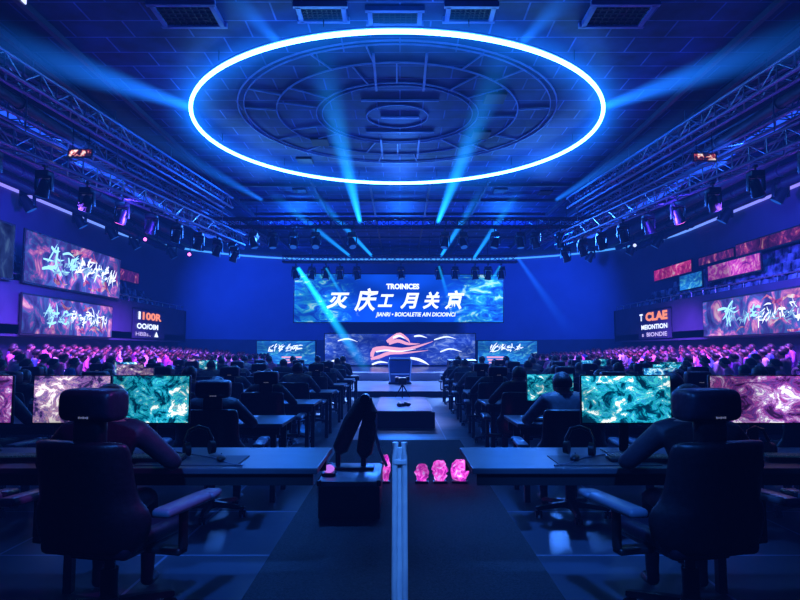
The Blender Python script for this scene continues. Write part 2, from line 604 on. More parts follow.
for x in (-.55, .55):
    mb.box((x, RY + 2.6, CZ - .03), (.05, 1.8, .05)); mb.box((x, RY - 2.6, CZ - .03), (.05, 1.8, .05))
struct(mb.build('trim_2', M['rib']))

# ceiling hatches and grilles
hatch_i = 0
for (px, py, w, d) in ((188, 12, 1.05, .75), (618, 12, 1.05, .75), (395, 14, .9, .5), (322, 10, .8, .5), (470, 10, .8, .5)):
    p = at_z(px, py, CZ)
    big = w > 1
    g = empty('ceiling_grille', (p.x, p.y, CZ), 0,
              ('square black mesh grille in the ceiling, ' + ('on the left of the neon ring' if px < 400 else 'on the right of the neon ring')) if big else
              {395: 'small dark ceiling panel straight above the near edge of the neon ring', 322: 'small dark ceiling panel just left of the middle one', 470: 'small dark ceiling panel just right of the middle one'}[px],
              'ceiling grille')
    f = MB()
    for s in (-1, 1):
        f.box((0, s * d / 2, -.05), (w + .16, .08, .10)); f.box((s * w / 2, 0, -.05), (.08, d, .10))
    f.build('frame', M['rib'], g)
    f = MB(); f.box((0, 0, -.02), (w, d, .03))
    n = 9
    for i in range(n):
        f.box((-w / 2 + (i + .5) * w / n, 0, -.05), (.018, d, .03))
    for i in range(6):
        f.box((0, -d / 2 + (i + .5) * d / 6, -.05), (w, .018, .03))
    f.build('mesh_panel', M['grille'], g)
for (px, py) in ((305, 160), (320, 141), (495, 97), (481, 134), (300, 190), (500, 190), (247, 193), (545, 192)):
    p = at_z(px, py, CZ)
    f = MB(); f.box((0, 0, -.03), (.5, .62, .06), bev=.02)
    o = f.build('ceiling_hatch', M['grille'], None, loc=(p.x, p.y, CZ))
    tag(o, 'small dark square service hatch in the blue ceiling near the neon ring', 'ceiling hatch', 'service hatches in the ceiling')

# ------------------------------------------------------------------ neon ring
root = empty('ring_light', (RX, RY, RZ), 0, 'huge glowing cyan white neon ring hanging under the ceiling', 'ring light')
mb = MB()
rings = []
for k in range(145):
    a = 2 * PI * k / 144
    d = Vector((math.cos(a), math.sin(a), 0))
    rings.append([d * (RR + .044 * math.cos(t * PI / 4)) + Vector((0, 0, .044 * math.sin(t * PI / 4))) for t in range(8)])
mb.loft(rings, cap=False)
mb.build('neon_tube', emis('neon_ring_light', (.16, .62, 1), 14.0), root, smooth=True)
mb = MB(); mb.ring((0, 0, .075), RR, .05, .04, 144)
mb.build('ring_housing', M['rib'], root)
for k in range(12):
    a = 2 * PI * (k + .5) / 12
    mb = MB(); mb.cyl((RR * math.cos(a), RR * math.sin(a), .18), (RR * math.cos(a), RR * math.sin(a), CZ - RZ), .012, n=6)
    mb.build('hanger_rod', M['truss'], root)

# haze glowing around the ring
def ring_haze():
    m, nt, out = newmat('ring_haze')
    tc = nt.nodes.new('ShaderNodeTexCoord')
    sp = nt.nodes.new('ShaderNodeSeparateXYZ')
    nt.links.new(tc.outputs['Object'], sp.inputs['Vector'])

    def mth(op, a, b=None, c=None):
        n = nt.nodes.new('ShaderNodeMath'); n.operation = op
        for i, v in enumerate((a, b, c)):
            if v is None: continue
            if isinstance(v, (int, float)): n.inputs[i].default_value = v
            else: nt.links.new(v, n.inputs[i])
        return n.outputs[0]
    x, y, z = sp.outputs['X'], sp.outputs['Y'], sp.outputs['Z']
    rr = mth('SUBTRACT', mth('SQRT', mth('ADD', mth('MULTIPLY', x, x), mth('MULTIPLY', y, y))), RR)
    d = mth('SQRT', mth('ADD', mth('MULTIPLY', rr, rr), mth('MULTIPLY', z, z)))
    q = mth('MAXIMUM', mth('SUBTRACT', 1, mth('DIVIDE', d, .85)), 0)
    f = mth('DIVIDE', mth('MULTIPLY', q, q), mth('ADD', d, .10))
    v = nt.nodes.new('ShaderNodeEmission'); v.inputs['Color'].default_value = (.004, .20, 1, 1)
    nt.links.new(mth('MULTIPLY', f, .21), v.inputs['Strength'])
    nt.links.new(v.outputs['Emission'], out.inputs['Volume'])
    m.cycles.volume_step_rate = .25
    return m


mb = MB()
rings = []
for k in range(73):
    a = 2 * PI * k / 72
    d = Vector((math.cos(a), math.sin(a), 0))
    rings.append([d * (RR + .88 * math.cos(t * PI / 6)) + Vector((0, 0, min(.38, .88 * math.sin(t * PI / 6)))) for t in range(12)])
mb.loft(rings, cap=False)
o = mb.build('ring_haze', ring_haze(), None, loc=(RX, RY, RZ))
tag(o, 'soft blue haze glowing around the neon ring', 'haze', None, 'stuff')

# straight blue light strips in the side ceilings
for s in (-1, 1):
    mb = MB(); mb.box((s * 10.1, 17, CZ - .10), (.26, 32, .10))
    o = mb.build('ceiling_light_strip', emis('blue_strip_' + ('l' if s < 0 else 'r'), (.02, .10, .9), 1.3))
    tag(o, 'straight blue light strip in the ceiling over the %s side stand' % ('left' if s < 0 else 'right'), 'light strip')

# ducts and cable trays in the dark outer ceiling
for s in (-1, 1):
    for j, (x, r) in enumerate(((8.9, .13), (11.2, .20), (12.3, .14), (13.3, .18))):
        mb = MB(); mb.cyl((s * x, 2, CZ - .34), (s * x, 35, CZ - .34), r, n=14)
        for k in range(12):
            mb.cyl((s * x, 3 + k * 2.8, CZ - .34), (s * x, 3.1 + k * 2.8, CZ - .34), r + .03, n=14)
            mb.box((s * x, 3.05 + k * 2.8, CZ - .12), (.04, .04, .25))
        o = mb.build('ceiling_duct', M['duct'], smooth=40)
        tag(o, 'dark round duct under the ceiling of the %s side, %s from the wall' % ('left' if s < 0 else 'right', ('fourth', 'third', 'second', 'first')[j]), 'duct')


# ------------------------------------------------------------------ trusses
def truss(p0, p1, w, h, label, mat='truss_lit'):
    p0, p1 = Vector(p0), Vector(p1)
    d = (p1 - p0); L = d.length; d.normalize()
    side = Vector((d.y, -d.x, 0)).normalized(); up = Vector((0, 0, 1))
    root = empty('lighting_truss', (p0 + p1) / 2, 0, label, 'truss')
    mid = (p0 + p1) / 2
    cs = [(-1, -1), (1, -1), (1, 1), (-1, 1)]
    off = [side * (a * w / 2) + up * (b * h / 2) for a, b in cs]
    for o_ in off:
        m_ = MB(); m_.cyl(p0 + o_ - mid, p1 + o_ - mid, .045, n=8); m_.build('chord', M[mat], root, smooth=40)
    m_ = MB()
    n = max(4, int(L / (h * 1.4)))
    for i in range(n):
        a, b = p0 + d * (L * i / n) - mid, p0 + d * (L * (i + 1) / n) - mid
        for q in range(4):
            o1, o2 = off[q], off[(q + 1) % 4]
            if i % 2: o1, o2 = o2, o1
            m_.cyl(a + o1, b + o2, .016, n=5, cap=False)
        for q in range(4):
            m_.cyl(a + off[q], a + off[(q + 1) % 4], .016, n=5, cap=False)
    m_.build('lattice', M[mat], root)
    for k in range(4):
        q = p0 + d * (L * (k + .5) / 4) - mid
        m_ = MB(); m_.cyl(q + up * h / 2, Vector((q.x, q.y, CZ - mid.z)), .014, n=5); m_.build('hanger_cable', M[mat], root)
    return root


zt = 6.75
A0, A1 = at_y(205, 223, 26), at_y(618, 223, 26)
truss(A0, A1, .34, .34, 'dark lattice truss spanning the hall in front of the stage, nearer one', 'truss')
B0, B1 = at_y(283, 259, 33), at_y(517, 259, 33)
truss(B0, B1, .34, .34, 'dark lattice truss directly over the stage banner, farther one', 'truss')
for s in (-1, 1):
    nm = 'left' if s < 0 else 'right'
    e = at_z(400 + s * 133, 243, 7.24)
    e2 = at_z(400 + s * 420, 92, 7.24)
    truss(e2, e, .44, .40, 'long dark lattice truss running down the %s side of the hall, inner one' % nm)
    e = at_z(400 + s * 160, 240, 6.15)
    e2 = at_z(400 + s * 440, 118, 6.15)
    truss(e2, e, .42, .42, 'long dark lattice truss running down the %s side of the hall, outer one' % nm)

for s in (-1, 1):
    e = at_z(400 + s * 172, 203, 6.95)
    e2 = at_z(400 + s * 425, 48, 6.95)
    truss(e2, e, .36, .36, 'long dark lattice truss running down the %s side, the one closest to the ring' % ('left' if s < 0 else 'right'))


# ------------------------------------------------------------------ moving head lamps
def lamp_proto():
    r = empty('stage_lamp')
    m_ = MB(); m_.box((0, 0, -.09), (.30, .26, .14), bev=.025); m_.cyl((0, 0, -.02), (0, 0, .10), .022, n=8)
    m_.box((0, 0, .09), (.07, .09, .06))
    m_.build('mount', M['truss'], r, smooth=40)
    m_ = MB()
    for s in (-1, 1): m_.box((s * .17, 0, -.30), (.035, .12, .34), bev=.012)
    m_.box((0, 0, -.165), (.34, .12, .035), bev=.01)
    m_.build('yoke', M['truss'], r, smooth=40)
    m_ = MB()
    prof = [(.0, -.20), (.085, -.20), (.11, -.15), (.12, -.02), (.135, .08), (.15, .17), (.15, .19)]
    rings = []
    for rad, z in prof:
        rings.append([(max(rad, .001) * math.cos(2 * PI * k / 16), max(rad, .001) * math.sin(2 * PI * k / 16), -z) for k in range(16)])
    m_.loft(rings)
    h = m_.build('head', M['truss'], r, smooth=40, loc=(0, 0, -.40))
    m_ = MB(); m_.cyl((0, 0, -.192), (0, 0, -.20), .125, n=16)
    m_.build('lens', M['lens'], h)
    return r


lp = lamp_proto()
lp_used = [False]
lens_mesh = {}


def place_lamp(loc, tilt, label, sc_=1.0, lens=None, group=None, rz=0):
    o = lp if not lp_used[0] else copy_tree(lp)
    lp_used[0] = True
    o.location = loc; o.scale = (sc_,) * 3; o.rotation_euler = (0, 0, rz)
    for ch in o.children:
        if ch.name.startswith('head'):
            ch.rotation_euler = tilt
            for l in ch.children:
                key = lens.name if lens else 'def'
                if lens:
                    if key not in lens_mesh:
                        me = l.data.copy(); me.materials.clear(); me.materials.append(lens); lens_mesh[key] = me
                    l.data = lens_mesh[key]
    tag(o, label, 'stage lamp', group)
    return o


ordw = ['first', 'second', 'third', 'fourth', 'fifth', 'sixth', 'seventh', 'eighth', 'ninth', 'tenth', 'eleventh', 'twelfth']
xsA = [232, 254, 273, 294, 316, 352, 445, 463, 495, 520, 535, 560]
for i, px in enumerate(xsA):
    p = at_y(px, 224, 26)
    place_lamp((p.x, p.y, p.z - .34), (random.uniform(-.5, .2), random.uniform(-.3, .3), 0),
               'dark moving-head lamp on the nearer cross truss, %s from the left' % ordw[i], 1.15)
xsB = [296, 312, 326, 340, 357, 401, 439, 455, 475, 488, 501]
for i, px in enumerate(xsB):
    p = at_y(px, 260, 33)
    place_lamp((p.x, p.y, p.z - .34), (random.uniform(-.4, .4), random.uniform(-.3, .3), 0),
               'dark moving-head lamp on the truss above the stage banner, %s from the left' % ordw[i], 1.2)
for s, pts in ((-1, ((28, 188), (80, 207), (112, 220), (135, 232), (172, 243))), (1, ((780, 178), (725, 201), (657, 230), (631, 239), (590, 247)))):
    for i, (px, py) in enumerate(pts):
        p = at_z(px, py, CZ - .12)
        p.x = max(-13.9, min(13.9, p.x))
        place_lamp((p.x, p.y, CZ - .1), (.3, s * .5, 0), 'dark spotlight at the top of the %s wall, %s from the camera' % ('left' if s < 0 else 'right', ordw[i]), 1.5)
for s, pts in ((-1, ((57, 201, 'lens_p'), (146, 239, 'lens_p'), (190, 254, 'lens_p'))), (1, ((748, 197, 'lens_w'), (686, 227, 'lens_p'), (634, 245, 'lens_w')))):
    for i, (px, py, mt) in enumerate(pts):
        p = at_x(px, py, s * 14.0) if abs(px - 400) > 200 else at_y(px, py, 36)
        if p.y > 31: p = at_y(px, py, 31)
        r_ = empty('wall_spot', p, 0, '%s glowing spot lamp high on the %s wall, %s from the camera' % ('pink' if mt == 'lens_p' else 'white', 'left' if s < 0 else 'right', ordw[i]), 'spot lamp')
        m_ = MB(); m_.cyl((0, 0, .02), (0, 0, CZ - p.z), .02, n=6); m_.build('pole', M['truss'], r_)
        m_ = MB(); m_.cyl((0, .12, 0), (0, -.10, -.03), .09, .14, n=14); m_.build('housing', M['truss'], r_, smooth=40)
        m_ = MB(); m_.ball((0, -.09, -.03), (.09, .05, .09)); m_.build('bulb', M[mt], r_, smooth=True)
for px, py, lab in ((80, 153, 'small red lit panel hanging among the trusses on the left'), (705, 157, 'small red lit panel hanging among the trusses on the right')):
    p = at_z(px, py, 6.3)
    r_ = empty('hanging_panel', p, 0, lab, 'panel')
    m_ = MB(); m_.box((0, .03, 0), (.60, .05, .22)); m_.cyl((-.2, .03, .1), (-.2, .03, CZ - 6.3), .012, n=6); m_.cyl((.2, .03, .1), (.2, .03, CZ - 6.3), .012, n=6); m_.build('hanging_frame', M['truss'], r_)
    m_ = MB(); m_.box((0, 0, 0), (.54, .01, .16)); m_.build('display', screen_mat('red_dots', [(.46, (.02, .01, .03)), (.52, (.3, .02, .04)), (.56, (.9, .25, .2)), (.6, (1, .8, .7))], 1, 7, .5, detail=2), r_)
p = at_z(22, 1.5, CZ - .06)
m_ = MB(); m_.cyl((0, 0, .06), (0, 0, -.02), .07, n=16)
tag(m_.build('ceiling_downlight', M['lens_w'], None, loc=p), 'tiny white downlight in the top left corner of the ceiling', 'downlight')
# small parcans hanging along the long side trusses
for s in (-1, 1):
    nm = 'left' if s < 0 else 'right'
    for i in range(9):
        t = i / 8
        e2 = at_z(400 + s * 440, 118, 6.15); e = at_z(400 + s * 160, 240, 6.15)
        p = e2.lerp(e, .06 + .9 * t)
        place_lamp((p.x, p.y, p.z - .37), (.2, s * -.4, 0), 'dark lamp under the outer truss of the %s side, %s from the camera' % (nm, ordw[i]), 1.1,
                   M['lens_p'] if i in (3,) else None)


# ------------------------------------------------------------------ light beams in the haze
def beam(p0, p1, r0, r1, col, k, label):
    p0, p1 = Vector(p0), Vector(p1)
    d = p1 - p0; L = d.length
    mb = MB(); mb.cyl((0, 0, 0), (0, 0, L), r0 * 1.02, r1 * 1.02, n=20)
    o = mb.build('light_beam', beam_mat('beam_haze', L, r0, r1, col, k))
    o.rotation_euler = d.to_track_quat('Z', 'Y').to_euler()
    o.location = p0
    tag(o, label, 'light beam', None, 'stuff')
    return o


BL = (.01, .20, 1.0)
CY = (.01, .33, 1.0)
beam(at_y(190, 107, 14.2), at_y(-70, 20, 9.6), .14, .62, BL, .42, 'broad blue light beam spreading from the left end of the neon ring')
beam(at_y(606, 106, 14.2), at_y(870, 14, 9.6), .14, .62, BL, .42, 'broad blue light beam spreading from the right end of the neon ring')
beam(at_y(360, 222, 26), at_y(312, 24, 10.5), .12, .50, CY, .30, 'tall blue light beam rising through the left half of the neon ring')
beam(at_y(438, 222, 26), at_y(516, 24, 10.5), .12, .50, CY, .30, 'tall blue light beam rising through the right half of the neon ring')
beam(at_y(372, 256, 33), at_y(306, 186, 22), .10, .26, CY, .20, 'thin blue beam slanting up from the stage truss, left of centre')
beam(at_y(350, 256, 33), at_y(262, 186, 21.5), .10, .26, CY, .16, 'thin blue beam slanting up to the left from above the banner')
beam(at_y(441, 256, 33), at_y(484, 186, 22), .10, .26, CY, .20, 'thin blue beam slanting up from the stage truss, right of centre')
beam(at_y(474, 258, 33), at_y(522, 186, 21.5), .10, .26, CY, .16, 'thin blue beam slanting up to the right from above the banner')
beam(at_y(298, 268, 32.5), at_y(372, 378, 29), .15, .40, (.01, .50, 1), .75, 'bright cyan beam falling across the banner onto the stage')
beam(at_y(326, 268, 32.5), at_y(352, 312, 32), .08, .2, (.01, .50, 1), .2, 'short cyan beam falling onto the left part of the banner')
beam(at_y(439, 266, 32.5), at_y(450, 305, 32), .08, .2, (.01, .50, 1), .2, 'short cyan beam falling onto the right part of the banner')
beam(at_y(500, 266, 32.5), at_y(470, 318, 32), .08, .25, (.01, .50, 1), .2, 'cyan beam from the right end of the stage truss crossing the banner')
beam(at_y(518, 258, 32.5), at_y(572, 335, 30), .12, .45, BL, .16, 'faint blue beam falling to the right of the banner')
beam(at_y(262, 200, 24), at_y(85, 100, 13.6), .10, .45, BL, .12, 'faint blue beam crossing the ceiling left of the neon ring')
beam(at_y(556, 200, 24), at_y(715, 100, 13.6), .10, .45, BL, .12, 'faint blue beam crossing the ceiling right of the neon ring')
beam(at_y(278, 42, 11.2), at_y(205, -30, 9.2), .10, .40, BL, .16, 'faint blue beam at the top of the ceiling, left of centre')
beam(at_y(522, 42, 11.2), at_y(595, -30, 9.2), .10, .40, BL, .16, 'faint blue beam at the top of the ceiling, right of centre')

# ------------------------------------------------------------------ balconies
FX = 12.0
for s in (-1, 1):
    nm = 'left' if s < 0 else 'right'
    mb = MB()
    mb.box((s * (FX + .15), 15, 2.75), (.3, 40, 1.75))
    mb.box((s * (FX + 1.25), 15, 2.1), (2.5, 40, .3))
    mb.box((s * (FX + 1.25), 34.9, 2.75), (2.5, .25, 1.75))
    struct(mb.build('wall_%s_balcony' % nm, M['fascia']))
    mb = MB(); mb.box((s * (FX + .55), 15, .95), (.3, 40, 1.9)); struct(mb.build('wall_%s_lower' % nm, M['fascia_dark']))
    mb = MB()
    for k in range(4):
        mb.box((s * (FX + .7 + k * .5), 14.5, 3.1 + k * .38), (.5, 38.5, .38 * 2 if k else .4))
    struct(mb.build('floor_%s_tier' % nm, M['concrete']))
    # handrail of the balcony
    r_ = empty('balcony_railing', (s * (FX + .12), 15, 3.63), 0, 'thin metal railing along the edge of the %s balcony' % nm, 'railing')
    mb = MB(); mb.cyl((0, -19.8, .22), (0, 19.8, .22), .025, n=8)
    mb.build('rail', M['steel'], r_)
    mb = MB()
    for k in range(41):
        mb.cyl((0, -19.8 + k * .99, 0), (0, -19.8 + k * .99, .22), .015, n=6)
    o = mb.build('posts', M['steel'], r_); o.name = 'baluster'
    # upper tier seats: too many and too dim to count
    mb = MB()
    for k in range(4):
        y = -3
        while y < (33.5, 33.0, 31.5, 29.5)[k]:
            if random.random() < .93:
                x = s * (FX + .72 + k * .5); z = 3.3 + k * .38 + (.19 if k else 0)
                mb.box((x, y, z + .22), (.34, .40, .07))
                mb.box((x + s * .16, y, z + .42), (.06, .40, .42), rot=(0, s * .15, 0))
                mb.box((x, y, z + .1), (.08, .1, .2))
            y += .52
    o = mb.build('stand_seats', seats_mat())
    tag(o, 'rows of small blue seats rising behind the %s balcony rail' % nm, 'stand seats', None, 'stuff')

# ------------------------------------------------------------------ big displays
ART = {}
ART['banner'] = screen_mat('banner_art', [(.30, (.005, .05, .55)), (.45, (.01, .16, .85)), (.55, (.02, .40, .9)), (.59, (.08, .72, .85)), (.65, (.55, .95, 1))], .98, 1.3, 1.8, rnd=False, stretch=(.7, 1, 1.5), detail=6, centre=(2.6, 4.6, (.004, .09, .75)))
ART['lower'] = screen_mat('stage_wall_art', [(.3, (.02, .05, .45)), (.48, (.04, .12, .7)), (.58, (.12, .25, .85)), (.66, (.35, .5, .95)), (.75, (.8, .8, 1))], .62, 2.2, 1.6, rnd=False, stretch=(.8, 1, 1.6), detail=6, centre=(.6, 2.6, (.02, .05, .55)))
ART['sidelow'] = screen_mat('side_panel_art', [(.3, (.01, .10, .5)), (.5, (.02, .25, .75)), (.62, (.08, .6, .85)), (.72, (.6, .9, 1))], .75, 1.5, 2, rnd=False, stretch=(.8, 1, 2))
ART['stand'] = screen_mat('stand_art', [(.34, (.02, .03, .16)), (.45, (.07, .05, .34)), (.51, (.05, .13, .45)), (.56, (.30, .10, .50)), (.61, (.75, .22, .55)), (.67, (1, .6, .75))], 1.1, 1.2, 1.0, rnd=True, detail=5)
ART['red'] = screen_mat('red_ribbon_art', [(.35, (.35, .01, .12)), (.5, (.7, .02, .2)), (.6, (1, .15, .3)), (.7, (1, .55, .6))], .75, 2.2, 1.5, rnd=True)
ART['reddim'] = screen_mat('dim_red_ribbon_art', [(.40, (.06, .01, .10)), (.52, (.16, .02, .16)), (.60, (.5, .06, .2)), (.68, (.9, .4, .4))], .7, 2.0, 1.2, rnd=True)
ART['pink'] = screen_mat('pink_sign_art', [(.35, (.25, .02, .4)), (.5, (.8, .08, .6)), (.62, (1, .4, .7)), (.72, (1, .8, .9))], .8, 2.2, 2.0, rnd=True)
ART['dim'] = screen_mat('dim_side_art', [(.35, (.02, .03, .12)), (.55, (.05, .10, .35)), (.7, (.15, .3, .6))], .5, 1.0, 2, rnd=True)


def wall_display(name, a, b, c, d, art, label, inset=.0, thick=.12, cat='screen'):
    """a lit panel with corner points a (top left) b (top right) c (bottom right) d (bottom left) in the world; returns root + local frame"""
    a, b, c, d = map(Vector, (a, b, c, d))
    ctr = (a + b + c + d) / 4
    ux = ((b - a) + (c - d)).normalized()
    uz = ((a - d) + (b - c)); uz = (uz - ux * uz.dot(ux)).normalized()
    n = uz.cross(ux)          # away from the viewer
    root = empty(name, ctr, 0, label, cat)
    rot = Matrix((ux, n, uz)).transposed().to_4x4()
    root.matrix_world = Matrix.Translation(ctr) @ rot
    inv = root.matrix_world.inverted()
    loc = [inv @ p for p in (a, b, c, d)]
    for p in loc: p.y = 0
    mb = MB()
    e = .06
    out = [p + Vector((math.copysign(e, p.x), 0, math.copysign(e, p.z))) for p in loc]
    mb.prism([p + Vector((0, .02, 0)) for p in out], (0, thick, 0))
    mb.build('frame', M['black'], root)
    mb = MB(); mb.prism(loc, (0, .015, 0)); mb.build('screen', art, root)
    return root, loc


def txt(root, name, body, size, x, z, mat, shear=0, width=None, bold=0.0):
    mb = MB()
    text_mesh(mb, body, size, Matrix.Translation((x, -.03, z)) @ Matrix.Rotation(PI / 2, 4, 'X'), shear, width, bold)
    return mb.build(name, mat, root)


def stroke(mb, pts, w, y):
    """one tapering brush stroke through 2-D points (x, z) in a display's own plane"""
    P = [Vector(p) for p in pts]
    n = 10
    top, bot = [], []
    for i in range(n + 1):
        t = i / n
        if len(P) == 2: c = P[0].lerp(P[1], t); d = P[1] - P[0]
        else:
            f = t * (len(P) - 1); a = min(int(f), len(P) - 2); u = f - a
            p0, p1, p2, p3 = P[max(a - 1, 0)], P[a], P[a + 1], P[min(a + 2, len(P) - 1)]
            c = .5 * ((2 * p1) + (p2 - p0) * u + (2 * p0 - 5 * p1 + 4 * p2 - p3) * u * u + (3 * p1 - p0 - 3 * p2 + p3) * u ** 3)
            d = p2 - p0 + (p3 - p1) * .001
        nn = Vector((-d.y, d.x)).normalized()
        ww = w * (.35 + .65 * math.sin(PI * min(1, (t * .85 + .15)))) if len(P) > 1 else w
        ww *= (1 - t ** 4 * .8)
        top.append((c.x + nn.x * ww, y, c.y + nn.y * ww)); bot.append((c.x - nn.x * ww, y, c.y - nn.y * ww))
    mb.loft([[a, b] for a, b in zip(top, bot)], cap=False, closed=False)


def brush_word(root, name, x0, x1, z, h, mat, seed, n=4, slant=.25):
    """calligraphic word whose strokes cannot be read in the photo: clusters of tapering brush strokes"""
    rnd = random.Random(seed)
    mb = MB()
    W = (x1 - x0) / n
    for g in range(n):
        cx = x0 + W * (g + .5); gh = h * rnd.uniform(.75, 1.15) * (1.25 if g == 0 else 1)
        dz = rnd.uniform(-.12, .12) * h
        for q in range(10):
            ang = rnd.choice((.1, .15, -.1, 1.45, 1.7, .8, -.8, 1.0)) + rnd.uniform(-.2, .2)
            L = rnd.uniform(.35, .95) * gh * .5
            c = Vector((rnd.uniform(-.36, .36) * W, rnd.uniform(-.42, .42) * gh))
            d = Vector((math.cos(ang), math.sin(ang))) * L
            bend = Vector((-d.y, d.x)) * rnd.uniform(-.3, .3)
            if rnd.random() < .5: d = -d
            pts = [c - d, c + bend, c + d]
            pts = [(cx + p.x + p.y * slant, z + dz + p.y) for p in pts]
            stroke(mb, pts, h * rnd.uniform(.035, .075), -.03 - rnd.random() * .03)
    return mb.build(name, mat, root)


YS = 36.5
ban, bl = wall_display('banner_screen', at_y(295, 274, YS), at_y(503, 275, YS), at_y(503, 322, YS), at_y(294, 322, YS), ART['banner'], 'wide blue stage banner screen with big white stylised characters', thick=.3)
k = YS / F
for ch, px, w, sz in (('灭', 338, 23, 15), ('庆', 366.5, 24, 21), ('工', 386, 16, 14), ('月', 410, 19, 15), ('关', 431.5, 17, 15.5), ('京', 455, 20, 17.5)):
    txt(ban, 'lettering', ch, sz * k * 1.12, (px - 399) * k, (298 - 301.5) * k, M['whiteglow'], shear=.25, width=w * k, bold=.035)
txt(ban, 'lettering', 'TROINICES', 7 * k, (403 - 399) * k, (298 - 286.5) * k, M['whiteglow'], width=33 * k, bold=.02)
txt(ban, 'lettering', 'JIANRI • BOICALETIE AIN DICIOINCI', 5.5 * k, (416 - 399) * k, (298 - 314.5) * k, M['whiteglow'], shear=.2, width=80 * k, bold=.008)

YL = 36.0
low, ll = wall_display('stage_screen', at_y(325, 334, YL), at_y(475, 334, YL), at_y(475, 364.8, YL), at_y(325, 364.8, YL), ART['lower'], 'dim blue stage screen under the banner with a pink winged emblem', thick=.3)
kl = YL / F
def lp2(px, py): return ((px - 400) * kl, (349.5 - py) * kl)


def lst(mb, pts, w, y=-.04): stroke(mb, [lp2(*p) for p in pts], w * kl, y)


mb = MB()
lst(mb, [(372, 357), (374, 350), (384, 348.5), (402, 350), (418, 346.5), (433, 341.5)], 2.4)
lst(mb, [(371, 359), (379, 357), (390, 353), (404, 353), (428, 350.5)], 1.8, -.045)
lst(mb, [(387, 342), (394, 337.5), (400, 335), (407, 339), (410, 343)], 2.3, -.05)
lst(mb, [(389, 344), (398, 341), (408, 344), (420, 344)], 1.8, -.055)
mb.build('winged_emblem', M['pinkink'], low)
mb = MB()
lst(mb, [(376, 352), (386, 350.5), (400, 351.5), (416, 349)], .8, -.07)
lst(mb, [(393, 338), (399, 336), (405, 339)], 1.1, -.07); lst(mb, [(414, 336.5), (420, 336), (427, 338)], .9)
lst(mb, [(372, 364.5), (380, 362), (389, 363)], 1.0); lst(mb, [(410, 358), (418, 359.5), (424, 362), (429, 365)], 1.4)
lst(mb, [(331, 362), (338, 360), (346, 362)], 1.0); lst(mb, [(434, 340), (446, 337), (456, 339)], .7); lst(mb, [(440, 352), (450, 349), (462, 352)], .7); lst(mb, [(338, 341), (348, 339), (358, 342)], .7)
mb.build('emblem_highlight', M['whiteglow'], low)
for s, (x0, x1) in ((-1, (257, 315)), (1, (478, 537))):
    YD = 37.6
    nm = 'left' if s < 0 else 'right'
    r_, l_ = wall_display('side_stage_screen', at_y(x0, 341, YD), at_y(x1, 341, YD), at_y(x1, 364, YD), at_y(x0, 364, YD), ART['sidelow'], 'small cyan screen at floor height %s of the stage with white script' % nm, thick=.3)
    kk = YD / F
    brush_word(r_, 'script', -1.05, .95, .28, .42, M['whiteglow'], 5 + s, 4, .3)
    mb = MB()
    for q in range(3):
        mb.box((-.15 + s * -.5, -.04, -.28 - q * .16), (1.2 - .12 * q, .01, .09))
    mb.build('caption_bars', M['pinkink'], r_)


def side_rect(s, px0, py_t, py_b, px1, xx):
    a = at_x(px0, py_t, s * xx); d = at_x(px0, py_b, s * xx)
    b_y = at_x(px1, 300, s * xx).y
    return a.y, b_y, a.z, d.z


def side_display(s, name, y0, y1, z0, z1, art, label, xx=FX - .02, cat='screen'):
    if s < 0:
        q = [(s * xx, y0, z1), (s * xx, y1, z1), (s * xx, y1, z0), (s * xx, y0, z0)]
    else:
        q = [(s * xx, y1, z1), (s * xx, y0, z1), (s * xx, y0, z0), (s * xx, y1, z0)]
    return wall_display(name, *q, art, label, cat=cat, thick=.05)


# left stand: two large displays, one above the other
def figures(root, W, H, seed):
    """pink and white shapes of the picture behind the lettering"""
    rnd = random.Random(seed)
    mb = MB()
    for cx, cz, n in ((-.05, .36, 5), (.12, .30, 4), (.30, -.30, 7), (.12, -.36, 5), (-.18, -.38, 3), (.42, -.12, 3)):
        for q in range(n):
            c = Vector((cx * W + rnd.uniform(-.07, .07) * W, cz * H + rnd.uniform(-.06, .06) * H))
            a = rnd.uniform(-1.2, .3); L = rnd.uniform(.03, .07) * W
            d = Vector((math.cos(a), math.sin(a))) * L
            b = Vector((-d.y, d.x)) * rnd.uniform(-.5, .5)
            pts = [c - d, c + b, c + d]
            if max(abs(p.y) for p in pts) > .46 * H or max(abs(p.x) for p in pts) > .48 * W: continue
            stroke(mb, [tuple(p) for p in pts], H * rnd.uniform(.02, .05), -.02 - rnd.random() * .008)
    sc_ = [c for c in root.children if c.name.startswith('screen')][0]
    mb.bm.normal_update()
    for f in mb.bm.faces: f.material_index = 1
    mb.bm.from_mesh(sc_.data); mb.bm.to_mesh(sc_.data); mb.bm.free()
    sc_.data.materials.append(M['figure'])


M['figure'] = screen_mat('picture_figures', [(.38, (.35, .05, .35)), (.48, (.9, .15, .45)), (.56, (1, .5, .6)), (.64, (1, .85, .8))], .8, 3.5, 1, rnd=False)
for (s_, y0, y1, z0, z1, lab, sd) in ((-1, 19.6, 26.3, 3.62, 5.25, 'upper purple and pink display on the left balcony with white calligraphy', 11),
                                    (-1, 19.6, 25.7, 1.98, 3.2, 'lower purple display on the left balcony front with white calligraphy', 13),
                                    (1, 16.0, 24.4, 1.98, 3.3, 'purple display on the right balcony front with white calligraphy', 15)):
    r_, l_ = side_display(s_, 'stand_screen', y0, y1, z0, z1, ART['stand'], lab, xx=FX - .15)
    W, H = y1 - y0, z1 - z0
    figures(r_, W, H, sd)
    brush_word(r_, 'script', -.33 * W, -.02 * W, .03 * H, .52 * H, M['cyanglow'], sd, 2, .12)
    brush_word(r_, 'script', -.05 * W, .42 * W, .02 * H, .40 * H, M['whiteglow'], sd + 1, 5, .2)
    brush_word(r_, 'script', -.30 * W, .30 * W, -.06 * H, .34 * H, M['scriptpale'], sd + 2, 6, .2)
